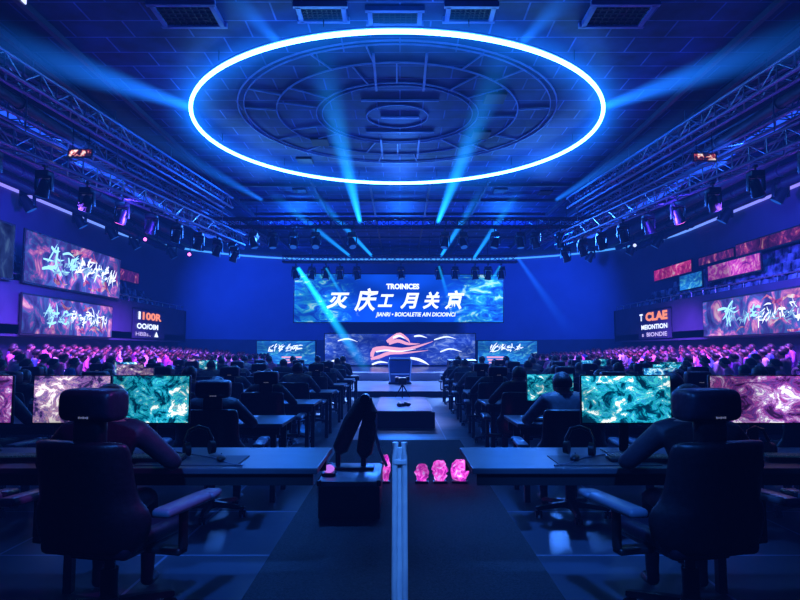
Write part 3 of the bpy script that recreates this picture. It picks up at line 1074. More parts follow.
r_, l_ = side_display(-1, 'stand_screen', 12.0, 19.0, 3.62, 5.25, ART['dim'], 'dim dark display at the left edge, beside the upper purple display', xx=FX - .15)
# score boards
r_, l_ = side_display(-1, 'score_board', 28.0, 31.8, 2.0, 3.32, M['fascia'], 'small score board on the left balcony front with orange and white lettering', cat='score board')
txt(r_, 'lettering', '1', .46, -1.25, .36, M['whiteglow'], 0, .22, .02); txt(r_, 'lettering', '100R', .46, .25, .36, M['orangeink'], 0, 2.3, .02)
txt(r_, 'lettering', 'OO/OIM', .34, -.25, -.12, M['whiteglow'], 0, 2.5, .01); txt(r_, 'lettering', 'HBBs..', .26, -.75, -.48, M['smallink'], 0, 1.7, .0)
txt(r_, 'lettering', '▲', .34, .8, -.48, M['whiteglow'], 0, .5)
r_, l_ = side_display(1, 'score_board', 27.6, 31.4, 2.0, 3.32, M['fascia'], 'small score board on the right balcony front with orange and white lettering', cat='score board')
txt(r_, 'lettering', 'T', .46, -1.45, .36, M['whiteglow'], 0, .4, .015); txt(r_, 'lettering', 'CLAE', .52, .35, .36, M['orangeink'], 0, 2.5, .03)
txt(r_, 'lettering', 'MEIONTION', .30, .05, -.12, M['whiteglow'], 0, 3.0, .008); txt(r_, 'lettering', 's  BIONDIE', .27, .05, -.48, M['smallink'], 0, 2.9, .005)
# red ribbon displays over the tiers
XR = 13.9
for (s, px0, px1, zt_, zb, lab) in ((1, 655, 692, 5.75, 5.2, 'red ribbon display above the right stand, the one farthest from the camera'),
                                  (1, 700, 735, 5.68, 5.35, 'dim red ribbon display above the right stand, between the other two'),
                                  (1, 738, 830, 5.75, 5.3, 'long red ribbon display above the right stand, nearest the camera'),
                                  (-1, 118, 138, 5.5, 4.95, 'small dim red ribbon display above the left stand')):
    y0 = at_x(px1 if s > 0 else px0, 300, s * XR).y; y1 = at_x(px0 if s > 0 else px1, 300, s * XR).y
    side_display(s, 'ribbon_display', y0, y1, zb, zt_, ART['reddim' if 'dim' in lab or 'long' in lab else 'red'], lab, xx=XR)
r_, l_ = side_display(1, 'stand_sign', 22.4, 26.2, 4.35, 4.95, ART['pink'], 'pink illuminated sign among the seats of the right stand', xx=13.0)
r_, l_ = side_display(1, 'stand_sign', 26.8, 28.9, 4.2, 4.85, ART['sidelow'], 'small pale blue sign among the seats of the right stand', xx=13.0)

# ------------------------------------------------------------------ stage
mb = MB(); mb.box((0, 22.8, .09), (9.0, 6.6, .18), bev=.01)
o = mb.build('stage_platform', [M['stage'], M['stage_side']])
for p in o.data.polygons:
    if abs(p.normal.z) < .5: p.material_index = 1
tag(o, 'low glossy pinkish stage platform in front of the main stage', 'stage platform')
mb = MB(); mb.box((0, 32.3, .25), (12.6, 12.2, .5), bev=.01)
o = mb.build('main_stage', M['stage'])
tag(o, 'bright cyan lit main stage below the screens', 'stage')
# runway box in the aisle
r_ = empty('aisle_riser', (.08, 13.5, 0), 0, 'low black riser with a pale lit top standing in the aisle', 'riser')
mb = MB(); mb.box((0, 0, .15), (1.14, 3.5, .30), bev=.01); mb.build('body', M['stage_side'], r_)
mb = MB(); mb.box((-.02, 0, .31), (1.06, 3.5, .02)); mb.build('top', M['stage'], r_)
# small items on the riser: microphone on short stand, folded cloth / game controller
r_ = empty('camera_tripod', (.06, 14.9, .338), 0, 'small dark camera on a tripod at the far end of the riser', 'camera tripod')
for k_ in range(3):
    a = 2 * PI * k_ / 3 + .5
    mb = MB(); mb.cyl((.20 * math.cos(a), .20 * math.sin(a), 0), (0, 0, .30), .016, n=6); mb.build('leg', M['metal'], r_)
mb = MB(); mb.box((0, 0, .38), (.20, .26, .16), bev=.02); mb.cyl((0, .12, .38), (0, .24, .38), .06, n=12); mb.cyl((0, 0, .28), (0, 0, .32), .03, n=8); mb.build('camera_body', M['black'], r_)
mb = MB(); mb.box((.12, -.02, .44), (.10, .12, .09), bev=.01); mb.box((-.13, 0, .42), (.09, .1, .12), bev=.01); mb.build('viewfinder', M['black'], r_)
r_ = empty('game_controller', (.05, 12.7, .32), .5, 'small dark and green gadget lying on the pale top of the riser', 'gadget')
mb = MB(); mb.box((0, 0, .04), (.20, .12, .06), bev=.025); mb.ball((-.10, -.05, .04), (.05, .08, .04)); mb.ball((.10, -.05, .04), (.05, .08, .04)); mb.build('body', M['black'], r_, smooth=True)
mb = MB(); mb.cyl((-.06, .02, .06), (-.06, .02, .09), .025, n=10); mb.cyl((.05, -.02, .06), (.05, -.02, .09), .025, n=10); mb.build('thumbstick', pbr('green_rubber', (.1, .55, .3), .4), r_)
# host's seat / lectern on the platform
r_ = empty('lectern', (.0, 23.6, .18), 0, 'translucent blue lectern standing in the middle of the stage platform', 'lectern')
mb = MB(); mb.box((0, .1, .04), (.86, .6, .08), bev=.02); mb.build('base', M['stage_side'], r_)
mb = MB(); mb.prism([(-.36, -.12, .08), (.36, -.12, .08), (.42, -.16, .86), (.36, -.16, .95), (-.36, -.16, .95), (-.42, -.16, .86)], (0, .1, 0)); mb.build('front_panel', pbr('blue_acrylic', (.03, .08, .3), .15), r_)
mb = MB()
mb.tube([(-.37, -.16, .08), (-.43, -.2, .86), (-.36, -.2, .96), (.36, -.2, .96), (.43, -.2, .86), (.37, -.16, .08)], .025); mb.box((0, -.19, .38), (.7, .03, .04))
mb.build('lit_edge', emis('lectern_edge_light', (.06, .2, 1), .6), r_)
mb = MB(); mb.box((0, .05, .93), (.8, .45, .04), rot=(.2, 0, 0), bev=.01); mb.build('reading_top', M['stage_side'], r_)
# loudspeaker wedges on stage right
for i, (px, lab) in enumerate(((455, 'dark stage monitor speaker at the right side of the stage, next to the screen'), (470, 'dark stage monitor speaker at the right side of the stage, outermost'))):
    p = at_y(px, 372, 27.2)
    r_ = empty('stage_speaker', (p.x, 27.2, .5), .2, lab, 'speaker')
    mb = MB(); mb.prism([(-.3, -.2, 0), (-.3, .25, 0), (-.3, .2, .55), (-.3, -.05, .5)], (.6, 0, 0)); mb.build('cabinet', M['black'], r_)
    mb = MB(); mb.cyl((0, -.14, .26), (0, -.16, .25), .17, n=18); mb.build('cone', M['metal'], r_)


# ------------------------------------------------------------------ gaming chair
def rr_ring(z, hw, y0, th, wing, n=6, flat=.0):
    """cross-section of a chair back at height z: half-width hw, thickness th, side wings curved forward by wing"""
    pts = []
    xs = [-1 + 2 * i / n for i in range(n + 1)]
    for t in xs:                               # outer (rear) face, left to right
        pts.append((t * hw, y0 - th / 2 + wing * abs(t) ** 3 * .7 + (.5 * th * (abs(t) > .99)), z))
    for t in reversed(xs):                     # front face
        pts.append((t * hw * .97, y0 + th / 2 + wing * abs(t) ** 2.2 + flat - (.3 * th * (abs(t) > .99)), z))
    return pts


def chair_proto(headrest=True):
    r = empty('gaming_chair')
    m_ = MB()
    prof = [(.435, .22, -.205, .06, .02), (.45, .29, -.21, .10, .05), (.50, .33, -.215, .12, .09), (.60, .355, -.23, .12, .10), (.655, .340, -.235, .12, .10), (.70, .290, -.24, .12, .075),
            (.80, .290, -.255, .12, .055), (.90, .285, -.27, .115, .05), (.955, .282, -.278, .11, .045), (.988, .272, -.283, .09, .035), (.999, .24, -.285, .05, .02)]
    m_.loft([rr_ring(z, w, y, th, wg) for z, w, y, th, wg in prof])
    subsurf(m_.build('backrest', M['leather'], r, smooth=80), 1)
    if headrest:
        m_ = MB(); m_.box((0, -.285, 1.045), (.17, .07, .16), bev=.025); m_.build('neck_bracket', M['leather'], r, smooth=50)
        m_ = MB()
        rings = []
        for x, sy, sz in ((-.155, .055, .062), (-.145, .085, .078), (-.11, .095, .084), (0, .09, .086), (.11, .095, .084), (.145, .085, .078), (.155, .055, .062)):
            rings.append([(x, -.265 + sy * math.copysign(abs(math.cos(a)) ** .55, math.cos(a)), 1.175 + sz * math.copysign(abs(math.sin(a)) ** .55, math.sin(a)))
                          for a in [2 * PI * (k + .5) / 16 for k in range(16)]])
        m_.loft(rings)
        h = subsurf(m_.build('headrest', M['leather_p'], r, smooth=80), 1)
        m_ = MB()
        for q in range(5): m_.box((-.012 + q * .012, -.3535, 1.118), (.008, .003, .010 - (q % 2) * .003))
        m_.build('stitched_mark', M['dimmark'], h)
    m_ = MB(); m_.box((0, .03, .455), (.52, .50, .09), bev=.035, seg=3)
    for s in (-1, 1): m_.box((s * .245, .04, .485), (.08, .46, .08), bev=.03, seg=3)
    m_.build('seat', M['leather_p'], r, smooth=60)
    for s in (-1, 1):
        m_ = MB(); m_.box((s * .455, -.01, .662), (.105, .46, .045), bev=.02, seg=3); m_.box((s * .47, .19, .668), (.10, .12, .04), rot=(0, 0, s * .15), bev=.018)
        a = m_.build('armrest', M['armpad'], r, smooth=60)
        m_ = MB(); m_.box((s * .445, -.02, .54), (.028, .06, .22), bev=.010); m_.box((s * .35, -.02, .425), (.20, .08, .035), bev=.01)
        m_.build('armrest_post', M['black'], a, smooth=50)
    m_ = MB(); m_.cyl((0, 0, .12), (0, 0, .30), .045, n=14); m_.cyl((0, 0, .28), (0, 0, .40), .028, n=14); m_.build('gas_column', M['metal'], r, smooth=40)
    m_ = MB(); m_.box((0, 0, .40), (.26, .30, .04), bev=.015); m_.cyl((.1, .05, .395), (.30, .08, .37), .010, n=6); m_.build('tilt_mechanism', M['metal'], r)
    m_ = MB(); m_.cyl((0, 0, .075), (0, 0, .15), .06, .05, n=14)
    for k in range(5):
        a = 2 * PI * k / 5 + PI / 2 + PI / 5
        dx, dy = math.cos(a), math.sin(a)
        px_, py_ = -dy, dx
        rings = []
        for rr, hw, zb, zt_ in ((.02, .036, .085, .14), (.18, .032, .085, .125), (.33, .025, .075, .105), (.345, .018, .08, .10)):
            rings.append([(dx * rr + px_ * hw, dy * rr + py_ * hw, zb), (dx * rr - px_ * hw, dy * rr - py_ * hw, zb),
                          (dx * rr - px_ * hw * .7, dy * rr - py_ * hw * .7, zt_), (dx * rr + px_ * hw * .7, dy * rr + py_ * hw * .7, zt_)])
        m_.loft(rings)
    m_.build('star_base', M['black'], r, smooth=40)
    for k in range(5):
        a = 2 * PI * k / 5 + PI / 2 + PI / 5
        dx, dy = math.cos(a) * .325, math.sin(a) * .325
        m_ = MB()
        for s in (-1, 1):
            m_.cyl((dx + s * .010, dy, .032), (dx + s * .030, dy, .032), .030, n=14)
        m_.cyl((dx, dy, .03), (dx, dy, .085), .010, n=8); m_.box((dx, dy, .058), (.062, .03, .016), bev=.006)
        m_.build('caster', M['black'], r, smooth=40)
    return r


# ------------------------------------------------------------------ people
def skin_body(name, verts, edges, radii, mats, pick, levels=2):
    me = bpy.data.meshes.new(name)
    me.from_pydata([Vector(v) for v in verts], edges, [])
    o = bpy.data.objects.new(name, me); C.objects.link(o)
    md = o.modifiers.new('skin', 'SKIN'); md.use_smooth_shade = True
    sl = me.skin_vertices[0].data
    for i, rr in enumerate(radii):
        sl[i].radius = rr if isinstance(rr, tuple) else (rr, rr)
        sl[i].use_root = (i == 0)
    s = o.modifiers.new('sub', 'SUBSURF'); s.levels = levels; s.render_levels = levels
    freeze(o)
    for m_ in mats: o.data.materials.append(m_)
    for p in o.data.polygons:
        p.use_smooth = True
        p.material_index = pick(p.center)
    return o


def person_proto(name, jacket, fingers=True, lean=.17, hands_on_desk=True, levels=2, up_=.04):
    V, E, R = [], [], []

    def add(p, r, par=None):
        if up_ and p[2] > .5: p = (p[0], p[1], p[2] + up_ - (.02 if p[2] > 1.04 else 0))
        V.append(p); R.append(r)
        if par is not None: E.append((par, len(V) - 1))
        return len(V) - 1
    pel = add((0, -.04, .55), (.14, .11))
    wa = add((0, -.02, .68), (.135, .10), pel)
    ch = add((0, lean * .45 - .03, .83), (.16, .11), wa)
    up = add((0, lean * .75 - .03, .95), (.15, .095), ch)
    nk = add((0, lean - .01, 1.02), (.056, .056), up)
    hd0 = add((0, lean + .03, 1.065), (.070, .078), nk)
    hd1 = add((0, lean + .045, 1.13), (.078, .096), hd0)
    hd2 = add((0, lean + .035, 1.185), (.072, .088), hd1)
    hd3 = add((0, lean + .03, 1.215), (.045, .055), hd2)
    nose = add((0, lean + .155, 1.115), (.012, .014), hd1)
    hands = []
    for s in (-1, 1):
        ear = add((s * .088, lean + .03, 1.12), (.012, .022), hd1)
        sh = add((s * .185, lean * .75 - .02, .955), (.075, .072), up)
        if hands_on_desk:
            el = add((s * .36, .13, .76), (.052, .052), sh)
            wr_ = add((s * .22, .46, .79), (.030, .030), el)
            pm = add((s * .20, .53, .785), (.040, .018), wr_)
            base = Vector((s * .20, .555, .782)); fwd = Vector((-s * .12, .98, 0)).normalized(); lat = Vector((1, 0, 0))
        else:
            el = add((s * .27, .03, .70), (.050, .050), sh)
            wr_ = add((s * .14, .26, .66), (.030, .030), el)
            pm = add((s * .10, .33, .655), (.042, .024), wr_)
            base = Vector((s * .10, .35, .655)); fwd = Vector((-s * .3, .9, -.1)).normalized(); lat = Vector((1, 0, 0))
        hands.append(Vector(V[wr_]))
        if fingers:
            for q, L in ((-1.5, .062), (-.5, .075), (.5, .070), (1.5, .055)):
                f0 = base + lat * (q * .019)
                a = add(tuple(f0 + fwd * .01), .010, pm)
                b = add(tuple(f0 + fwd * (L * .6) + Vector((0, 0, .010))), .0085, a)
                add(tuple(f0 + fwd * L + Vector((0, 0, -.008))), .0075, b)
            t0 = add((base.x - s * .045, base.y - .015, base.z), .011, pm)
            add((base.x - s * .062, base.y + .025, base.z - .004), .009, t0)
        hp = add((s * .10, .06, .545), (.085, .085), pel)
        kn = add((s * .14, .44, .53), (.062, .062), hp)
        an = add((s * .14, .46, .11), (.040, .040), kn)
        hl = add((s * .14, .44, .055), (.042, .042), an)
        add((s * .15, .60, .045), (.040, .032), hl)

    def pick(c):
        if c.z > 1.015 + up_ and abs(c.x) < .13: return 1
        if hands_on_desk and c.y > .455 and c.z > .7 and abs(c.x) < .32: return 1
        if not hands_on_desk and c.y > .27 and c.z > .62 and abs(c.x) < .22: return 1
        if c.z < .12: return 3
        if c.z < .625 + up_ and (c.y > .02 or c.z < .5): return 2
        return 0
    body = skin_body(name, V, E, R, [jacket, M['skin'], M['trousers'], M['black']], pick, levels)
    # hair cap following the skull
    hb = MB()
    rings = []
    for t in range(7):
        a = t / 6 * PI * .60
        z = 1.135 + up_ * .5 + .108 * math.cos(a)
        rr = max(.004, math.sin(a))
        rings.append([(.094 * rr * math.cos(q), lean + .03 + (.112 * rr * math.sin(q)) - (.012 if t > 3 else 0), z + (.05 * max(0, math.sin(q)) * (t / 6) ** 2)) for q in [2 * PI * j / 14 for j in range(14)]])
    hb.loft(rings)
    hair = hb.build('hair', M['hair'], body, smooth=True)
    return body


# ------------------------------------------------------------------ monitors, keyboards, mice, headsets
TEAL = [(.36, (.0, .02, .05)), (.44, (.0, .10, .18)), (.49, (.01, .38, .45)), (.53, (.01, .12, .40)), (.57, (.05, .62, .62)), (.61, (.02, .25, .35)), (.66, (.9, 1, .95))]
PINKM = [(.36, (.02, .02, .08)), (.42, (.10, .05, .25)), (.47, (.35, .14, .45)), (.51, (.05, .12, .30)), (.55, (.65, .35, .45)), (.59, (.15, .08, .35)), (.63, (.8, .55, .7)), (.68, (1, .95, .9))]
CYANM = [(.36, (.0, .02, .10)), (.45, (.01, .10, .40)), (.52, (.02, .35, .65)), (.58, (.2, .7, .95)), (.66, (.9, 1, 1))]
PURPM = [(.36, (.03, .01, .07)), (.42, (.20, .03, .28)), (.47, (.05, .05, .30)), (.51, (.50, .06, .38)), (.55, (.10, .05, .25)), (.59, (.75, .35, .75)), (.63, (.25, .10, .5)), (.67, (1, .95, 1))]
TEAL, PINKM, CYANM, PURPM = [[(.5 + (p - .5) * .72, c) for p, c in L_] for L_ in (TEAL, PINKM, CYANM, PURPM)]
SM = {'teal': screen_mat('teal_game_picture', TEAL, 1.25, 9, .8, stretch=(1, 1, 1.3), detail=5.0, rough=.68),
      'pink': screen_mat('colourful_game_picture', PINKM, .95, 8, .9, stretch=(1, 1, 1.3), detail=5.0, rough=.68),
      'cyan': screen_mat('cyan_game_picture', CYANM, 1.25, 9, .8, stretch=(1, 1, 1.3), detail=5.0, rough=.68),
      'purple': screen_mat('purple_game_picture', PURPM, 1.0, 8, .9, stretch=(1, 1, 1.3), detail=5.0, rough=.68)}


def monitor_proto(kind, w=.58, h=.34):
    r = empty('gaming_monitor')
    zc = .20 + h / 2
    m_ = MB()
    m_.box((0, .012, zc), (w, .03, h), bev=.006)
    m_.box((0, .04, zc), (w * .5, .04, h * .5), bev=.012)
    m_.build('housing', M['black'], r, smooth=40)
    m_ = MB(); m_.box((0, -.0045, zc + .003), (w - .016, .003, h - .020)); m_.build('screen', SM[kind], r)
    m_ = MB(); m_.box((0, .06, .16), (.06, .025, .30), rot=(.06, 0, 0), bev=.008); m_.build('neck', M['black'], r)
    m_ = MB(); m_.box((0, .05, .006), (.26, .20, .012), bev=.005); m_.build('foot', M['black'], r)
    return r


def keyboard_proto():
    r = empty('keyboard')
    m_ = MB(); m_.box((0, 0, .012), (.38, .13, .024), bev=.006); m_.build('case', M['black'], r, smooth=40)
    m_ = MB()
    for j in range(5):
        for i in range(14):
            m_.box((-.17 + i * .0262, -.046 + j * .023, .029), (.021, .018, .010))
    m_.build('keys', M['key'], r).name = 'keycap_field'
    return r


def mouse_proto():
    r = empty('mouse')
    m_ = MB(); m_.ball((0, 0, .014), (.030, .058, .022)); b = m_.build('shell', M['black'], r, smooth=True)
    m_ = MB(); m_.cyl((-.004, .03, .034), (.004, .03, .034), .008, n=10); m_.build('wheel', M['armpad'], r)
    return r


def headset_proto():
    r = empty('headset')
    m_ = MB()
    m_.tube([(-.085, 0, .05), (-.09, .02, .10), (-.06, .03, .165), (0, .035, .185), (.06, .03, .165), (.09, .02, .10), (.085, 0, .05)], .012)
    m_.build('headband', M['black'], r, smooth=True)
    for s in (-1, 1):
        m_ = MB(); m_.cyl((s * .065, 0, .047), (s * .10, 0, .047), .045, .04, n=16); m_.build('ear_cup', M['black'], r, smooth=40)
    return r


chairA = chair_proto(True)
chairB = chair_proto(False)
chairB.name = 'gaming_chair'
playA = person_proto('person', M['jacket'], lean=.07)
jack2 = pbr('navy_hoodie', (.03, .035, .075), .65, noise=.2, scale=25)
jack3 = pbr('grey_shirt', (.12, .12, .16), .65, noise=.2, scale=25)
playB = person_proto('person', jack2, fingers=True)
playC = person_proto('person', jack3, fingers=True)
mons = {k: monitor_proto(k) for k in SM}
kb, ms, hs = keyboard_proto(), mouse_proto(), headset_proto()
used = set()


def take(p):
    if p.name not in used and p not in used:
        used.add(p.name); used.add(p)
        return p
    return copy_tree(p)


rown = ['front', 'second', 'third', 'fourth', 'fifth', 'sixth', 'seventh']
seatn = ['innermost seat', 'second seat out', 'third seat out', 'fourth seat out', 'outermost fifth seat']
D0, PITCH = 3.42, 2.2
NROW = 7
desk_front = lambda k: 3.78 + PITCH * k if k == 0 else D0 + PITCH * k + .40


def seat_obj(proto, x, y, z, label, cat, rz=0, s=1.0, group=None):
    o = take(proto)
    o.location = (x, y, z); o.rotation_euler = (0, 0, rz); o.scale = (s,) * 3
    tag(o, label, cat, group)
    return o


nseat = [2, 3, 4, 5, 5, 5, 5]
DX = {}
for k in range(NROW):
    for s in (-1, 1):
        nm = 'left' if s < 0 else 'right'
        yf = desk_front(k)
        xi = (.49 if s < 0 else .43) if k == 0 else 1.12
        xo = 1.50 + 1.03 * (nseat[k] - 1) + .7
        if k == 0: xo = 4.2
        # long desk
        r = empty('long_desk', (s * (xi + xo) / 2, yf + .4, 0), 0, 'long dark desk of the %s row on the %s side of the aisle' % (rown[k], nm), 'desk')
        W = xo - xi
        m_ = MB(); m_.box((0, 0, .732), (W, .80, .036), bev=.006); m_.build('desktop', M['desk'], r)
        m_ = MB(); m_.box((0, -.36, .680), (W - .06, .03, .070)); m_.box((0, .30, .66), (W - .06, .03, .11)); m_.build('apron', M['deskdark'], r)
        for q in (-1, 1):
            for yy in (-.3, .25):
                xx = q * (W / 2 - (.30 if k == 0 and q == -s else .1))
                if k == 0 and q == -s: xx = q * (W / 2 - 1.5)
                m_ = MB(); m_.box((xx, yy, .357), (.05, .05, .714)); m_.build('leg', M['deskdark'], r)
        for j in range(nseat[k]):
            x = s * (1.50 + 1.03 * j)
            if k == 0: x = s * (1.50 + 1.12 * j)
            y = D0 + PITCH * k
            if k and s < 0: x -= .17
            rz = random.uniform(-.12, .12) if k else (.24 * s)
            if k == 0 and j == 1: pass
            who = '%s row %s of the aisle, %s' % (rown[k], nm, seatn[j])
            low = (k > 0 and (j + k + (s > 0)) % 3 == 0) or (k == 1 and j == 0 and s > 0)
            cs = 1.0 if k == 0 else .95
            if k == 0 and j == 0:
                lab = 'black high-backed gaming chair with pillow headrest, largest on the %s' % nm
            else:
                lab = 'black gaming chair ' + ('without headrest, ' if low else 'with headrest, ') + who
            co = seat_obj(chairB if low else chairA, x + (s * .04 if k == 0 else 0), y, 0, lab, 'gaming chair', rz, cs)
            if k == 0:
                for c_ in co.children:
                    if c_.name.startswith(('headrest', 'neck_bracket')): c_.location = (-s * .05, .04, 0)
            pr = playA if k == 0 else random.choice([playA, playB, playC])
            seat_obj(pr, x + (s * .12 if k == 0 else 0), y + .03, 0, 'person in a dark jacket seated in the largest chair on the %s' % nm if (k == 0 and j == 0) else
                     'seated person at a desk, ' + who, 'person', (rz * .5 if k else -s * .12), 1.0 if k == 0 else (.99 if low else .96))
            # screen in front of the seat
            if k == 0:
                continue
            if not ((s > 0 and k == 1 and j == 0) or (j >= 3 and (j + k) % 2 == 0) or (j == 2 and k == 2)):
                continue
            kind = random.choice(['teal', 'teal', 'cyan', 'pink', 'purple'] if s > 0 else ['teal', 'cyan', 'pink', 'purple'])
            if s > 0 and k <= 2 and j <= 1: kind = 'teal'
            mo = seat_obj(mons[kind], x + .06, yf + .52, .75, 'lit gaming monitor, ' + who, 'monitor', random.uniform(-.08, .08), .84)
            if k <= 3:
                seat_obj(kb, x, yf + .22, .75, 'black keyboard, ' + who, 'keyboard', random.uniform(-.1, .1))
# the front row's screens, keyboards, mice and headsets
FY = desk_front(0)
front = [(-1, 151, 'teal', 'teal gaming monitor right of the large left headrest'),
         (-1, 72, 'pink', 'colourful pink gaming monitor left of the large left headrest'),
         (-1, -26, 'purple', 'gaming monitor cut off at the left edge of the picture'),
         (1, 626, 'teal', 'teal gaming monitor left of the large right headrest'),
         (1, 757, 'purple', 'pink and purple gaming monitor right of the large right headrest')]
for s, px, kind, lab in front:
    p = at_y(px, 400, FY + .52)
    o = seat_obj(mons[kind], p.x, FY + .52, .75, lab, 'monitor', 0)
    w_ = .53 if s < 0 else .62
    o.scale = (w_ / .58 if px not in (757,) else 1.12, 1, .98)
for i, (x, y, rz, lab) in enumerate(((-1.55, .22, .05, 'black keyboard in front of the left seated person'), (1.5, .22, -.05, 'black keyboard in front of the right seated person'),
                                     (-2.45, .24, .1, 'black keyboard at the left end of the front desk'), (2.5, .24, -.1, 'black keyboard under the pink and purple monitor'))):
    seat_obj(kb, x, FY + y, .758, lab, 'keyboard', rz)
for i, (x, y, rz, lab) in enumerate(((-1.12, .20, .2, 'small black mouse near the inner end of the left front desk'), (1.10, .22, -.4, 'small black mouse near the inner end of the right front desk'),
                                     (2.05, .18, .1, 'small black mouse under the pink and purple monitor'))):
    seat_obj(ms, x, FY + y, .762, lab, 'mouse', rz)
for i, (x, y, rz, lab) in enumerate(((-1.32, .40, .6, 'black headset standing on the left front desk beside the teal monitor'), (1.18, .40, -.5, 'black headset standing on the right front desk beside the teal monitor'),
                                     (2.35, .36, .3, 'black headset lying under the pink and purple monitor'))):
    seat_obj(hs, x, FY + y, .758, lab, 'headset', rz)
for s, x in ((-1, -1.30), (1, 1.28)):
    nm = 'left' if s < 0 else 'right'
    m_ = MB(); m_.box((0, 0, .003), (.62, .34, .006), bev=.002)
    o = m_.build('desk_mat', pbr('grey_desk_mat_' + nm, (.05, .055, .08), .6), None, loc=(x, FY + .24, .751))
    tag(o, 'dark cloth desk mat under the keyboard of the %s front desk' % nm, 'desk mat')
    m_ = MB()
    m_.tube([(x - s * .35, FY + .05, .757), (x - s * .25, FY + .12, .757), (x - s * .1, FY + .30, .762), (x + s * .1, FY + .46, .757), (x + s * .3, FY + .6, .757)], .006)
    o = m_.build('cable', M['armpad'], smooth=True)
    tag(o, 'thin pale cable trailing over the %s front desk' % nm, 'cable')
for p in list(mons.values()) + [chairA, chairB, playA, playB, playC, kb, ms, hs]:
    if p not in used:
        for ch in list(p.children_recursive): bpy.data.objects.remove(ch)
        bpy.data.objects.remove(p)

# ------------------------------------------------------------------ spectators
pal = [('white', (.62, .62, .68)), ('black', (.02, .02, .03)), ('purple', (.28, .08, .5)), ('pink', (.7, .16, .42)), ('blue', (.05, .12, .5)), ('grey', (.16, .16, .2))]
spect = {}
for nm_, col in pal:
    mt = pbr('shirt_' + nm_, col, .7, noise=.15, scale=20)
    spect[nm_] = person_proto('spectator', mt, fingers=False, lean=.06, hands_on_desk=False, levels=1, up_=0)
sp_used = set()
# stepped floor for the side stands
STEPS = [(6.6 + 1.05 * i, .09 * i) for i in range(5)]
for s in (-1, 1):
    mb = MB()
    for x0, z in STEPS[1:]:
        mb.box((s * (x0 + .5 * (12.2 - x0)), 21.5, z / 2 + .0), (12.2 - x0, 26, z))
    struct(mb.build('floor_%s_stand' % ('left' if s < 0 else 'right'), M['concrete']))
    for i, (x0, z) in enumerate(STEPS):
        mb = MB(); mb.box((0, 0, .21), (.28, 25, .42), bev=.02)
        o = mb.build('bench', M['concrete'], None, loc=(s * (x0 + .66), 21.6, z))
        tag(o, 'long low bench in the %s side stand, step %s up from the hall floor' % ('left' if s < 0 else 'right', ordw[i]), 'bench')
cands = []
for s in (-1, 1):
    for i, (x0, z) in enumerate(STEPS):
        y = max(9.6, (x0 + .6) / .66)
        while y < 33.6:
            if random.random() < .86:
                cands.append((s, i, s * (x0 + .50), y + random.uniform(-.1, .1), z))
            y += .86
for s in (-1, 1):
    for yy in (18.4, 19.6, 20.6, 21.6, 22.6, 23.6, 24.6):
        x = 1.7 if yy < 19 else 5.2
        while x < 6.3:
            cands.append((s, -1, s * x, yy + random.uniform(-.1, .1), 0)); x += .72
random.shuffle(cands)
cands = [c for c in cands if c[1] < 0] + [c for c in cands if c[1] >= 0][:250]
for (s, i, x, y, z) in cands:
    r_ = random.random()
    nm_ = 'white' if r_ < .32 else 'black' if r_ < .45 else 'purple' if r_ < .62 else 'pink' if r_ < .78 else 'blue' if r_ < .9 else 'grey'
    p = spect[nm_]
    if nm_ in sp_used: o = copy_tree(p)
    else: o = p; sp_used.add(nm_)
    o.location = (x, y, z + .022); o.rotation_euler = (0, 0, s * random.uniform(.75, 1.15))
    o.scale = (1.02,) * 3
    if i < 0:
        o.location.z = .015; o.rotation_euler.z = s * random.uniform(-.05, .2)
        st_ = MB(); st_.box((0, -.05, .40), (.42, .40, .05), bev=.015); st_.box((0, -.24, .62), (.42, .04, .42), bev=.015)
        for a_ in (-1, 1):
            for b_ in (-1, 1): st_.box((a_ * .18, -.05 + b_ * .17, .19), (.03, .03, .38))
        if 'seat_mesh' not in globals(): seat_o = st_.build('stand_chair', M['black']); seat_mesh = seat_o.data
        else: st_.bm.free(); seat_o = bpy.data.objects.new('stand_chair', seat_mesh); C.objects.link(seat_o)
        seat_o.location = (x, y, 0); seat_o.rotation_euler = o.rotation_euler
        tag(seat_o, 'small black chair under a spectator on the hall floor, %s side before the stage' % ('left' if s < 0 else 'right'), 'chair', 'spectator chairs on the %s floor' % ('left' if s < 0 else 'right'))
        tag(o, 'distant spectator in %s seated on the hall floor, %s side before the stage' % (nm_, 'left' if s < 0 else 'right'), 'person', 'floor spectators %s in %s' % ('left' if s < 0 else 'right', nm_))
        continue
    tag(o, 'distant spectator in %s clothing seated in the %s side stand, step %s up' % (nm_, 'left' if s < 0 else 'right', ordw[i]), 'person', 'spectators in the %s side stand in %s, step %s' % ('left' if s < 0 else 'right', nm_, ordw[i]))

# ------------------------------------------------------------------ things in the aisle
# black flight case with padded folding stand on top
r_ = empty('flight_case', (-.43, 5.8, .0125), .0, 'black flight case standing on the aisle carpet at the left', 'case')
mb = MB(); mb.box((0, 0, .155), (.52, .86, .27), bev=.012); mb.build('body', M['case'], r_, smooth=40)
mb = MB(); mb.box((0, 0, .312), (.53, .87, .045), bev=.010); mb.build('lid', M['casetop'], r_, smooth=40)
for sx in (-1, 1):
    for sy in (-1, 1):
        mb = MB(); mb.cyl((sx * .20, sy * .34, 0), (sx * .20, sy * .34, .03), .03, n=10); mb.build('foot', M['black'], r_)
        mb = MB(); mb.box((sx * .252, sy * .422, .318), (.04, .04, .05), bev=.012); mb.build('corner_cap', M['metal'], r_)
mb = MB(); mb.box((0, -.437, .20), (.14, .012, .05), bev=.005); mb.build('latch', M['metal'], r_)
r_ = empty('folding_stand', (-.36, 5.95, .3485), 0, 'black padded inverted V stand on top of the flight case', 'padded stand')
top = (0.03, .02, .66)
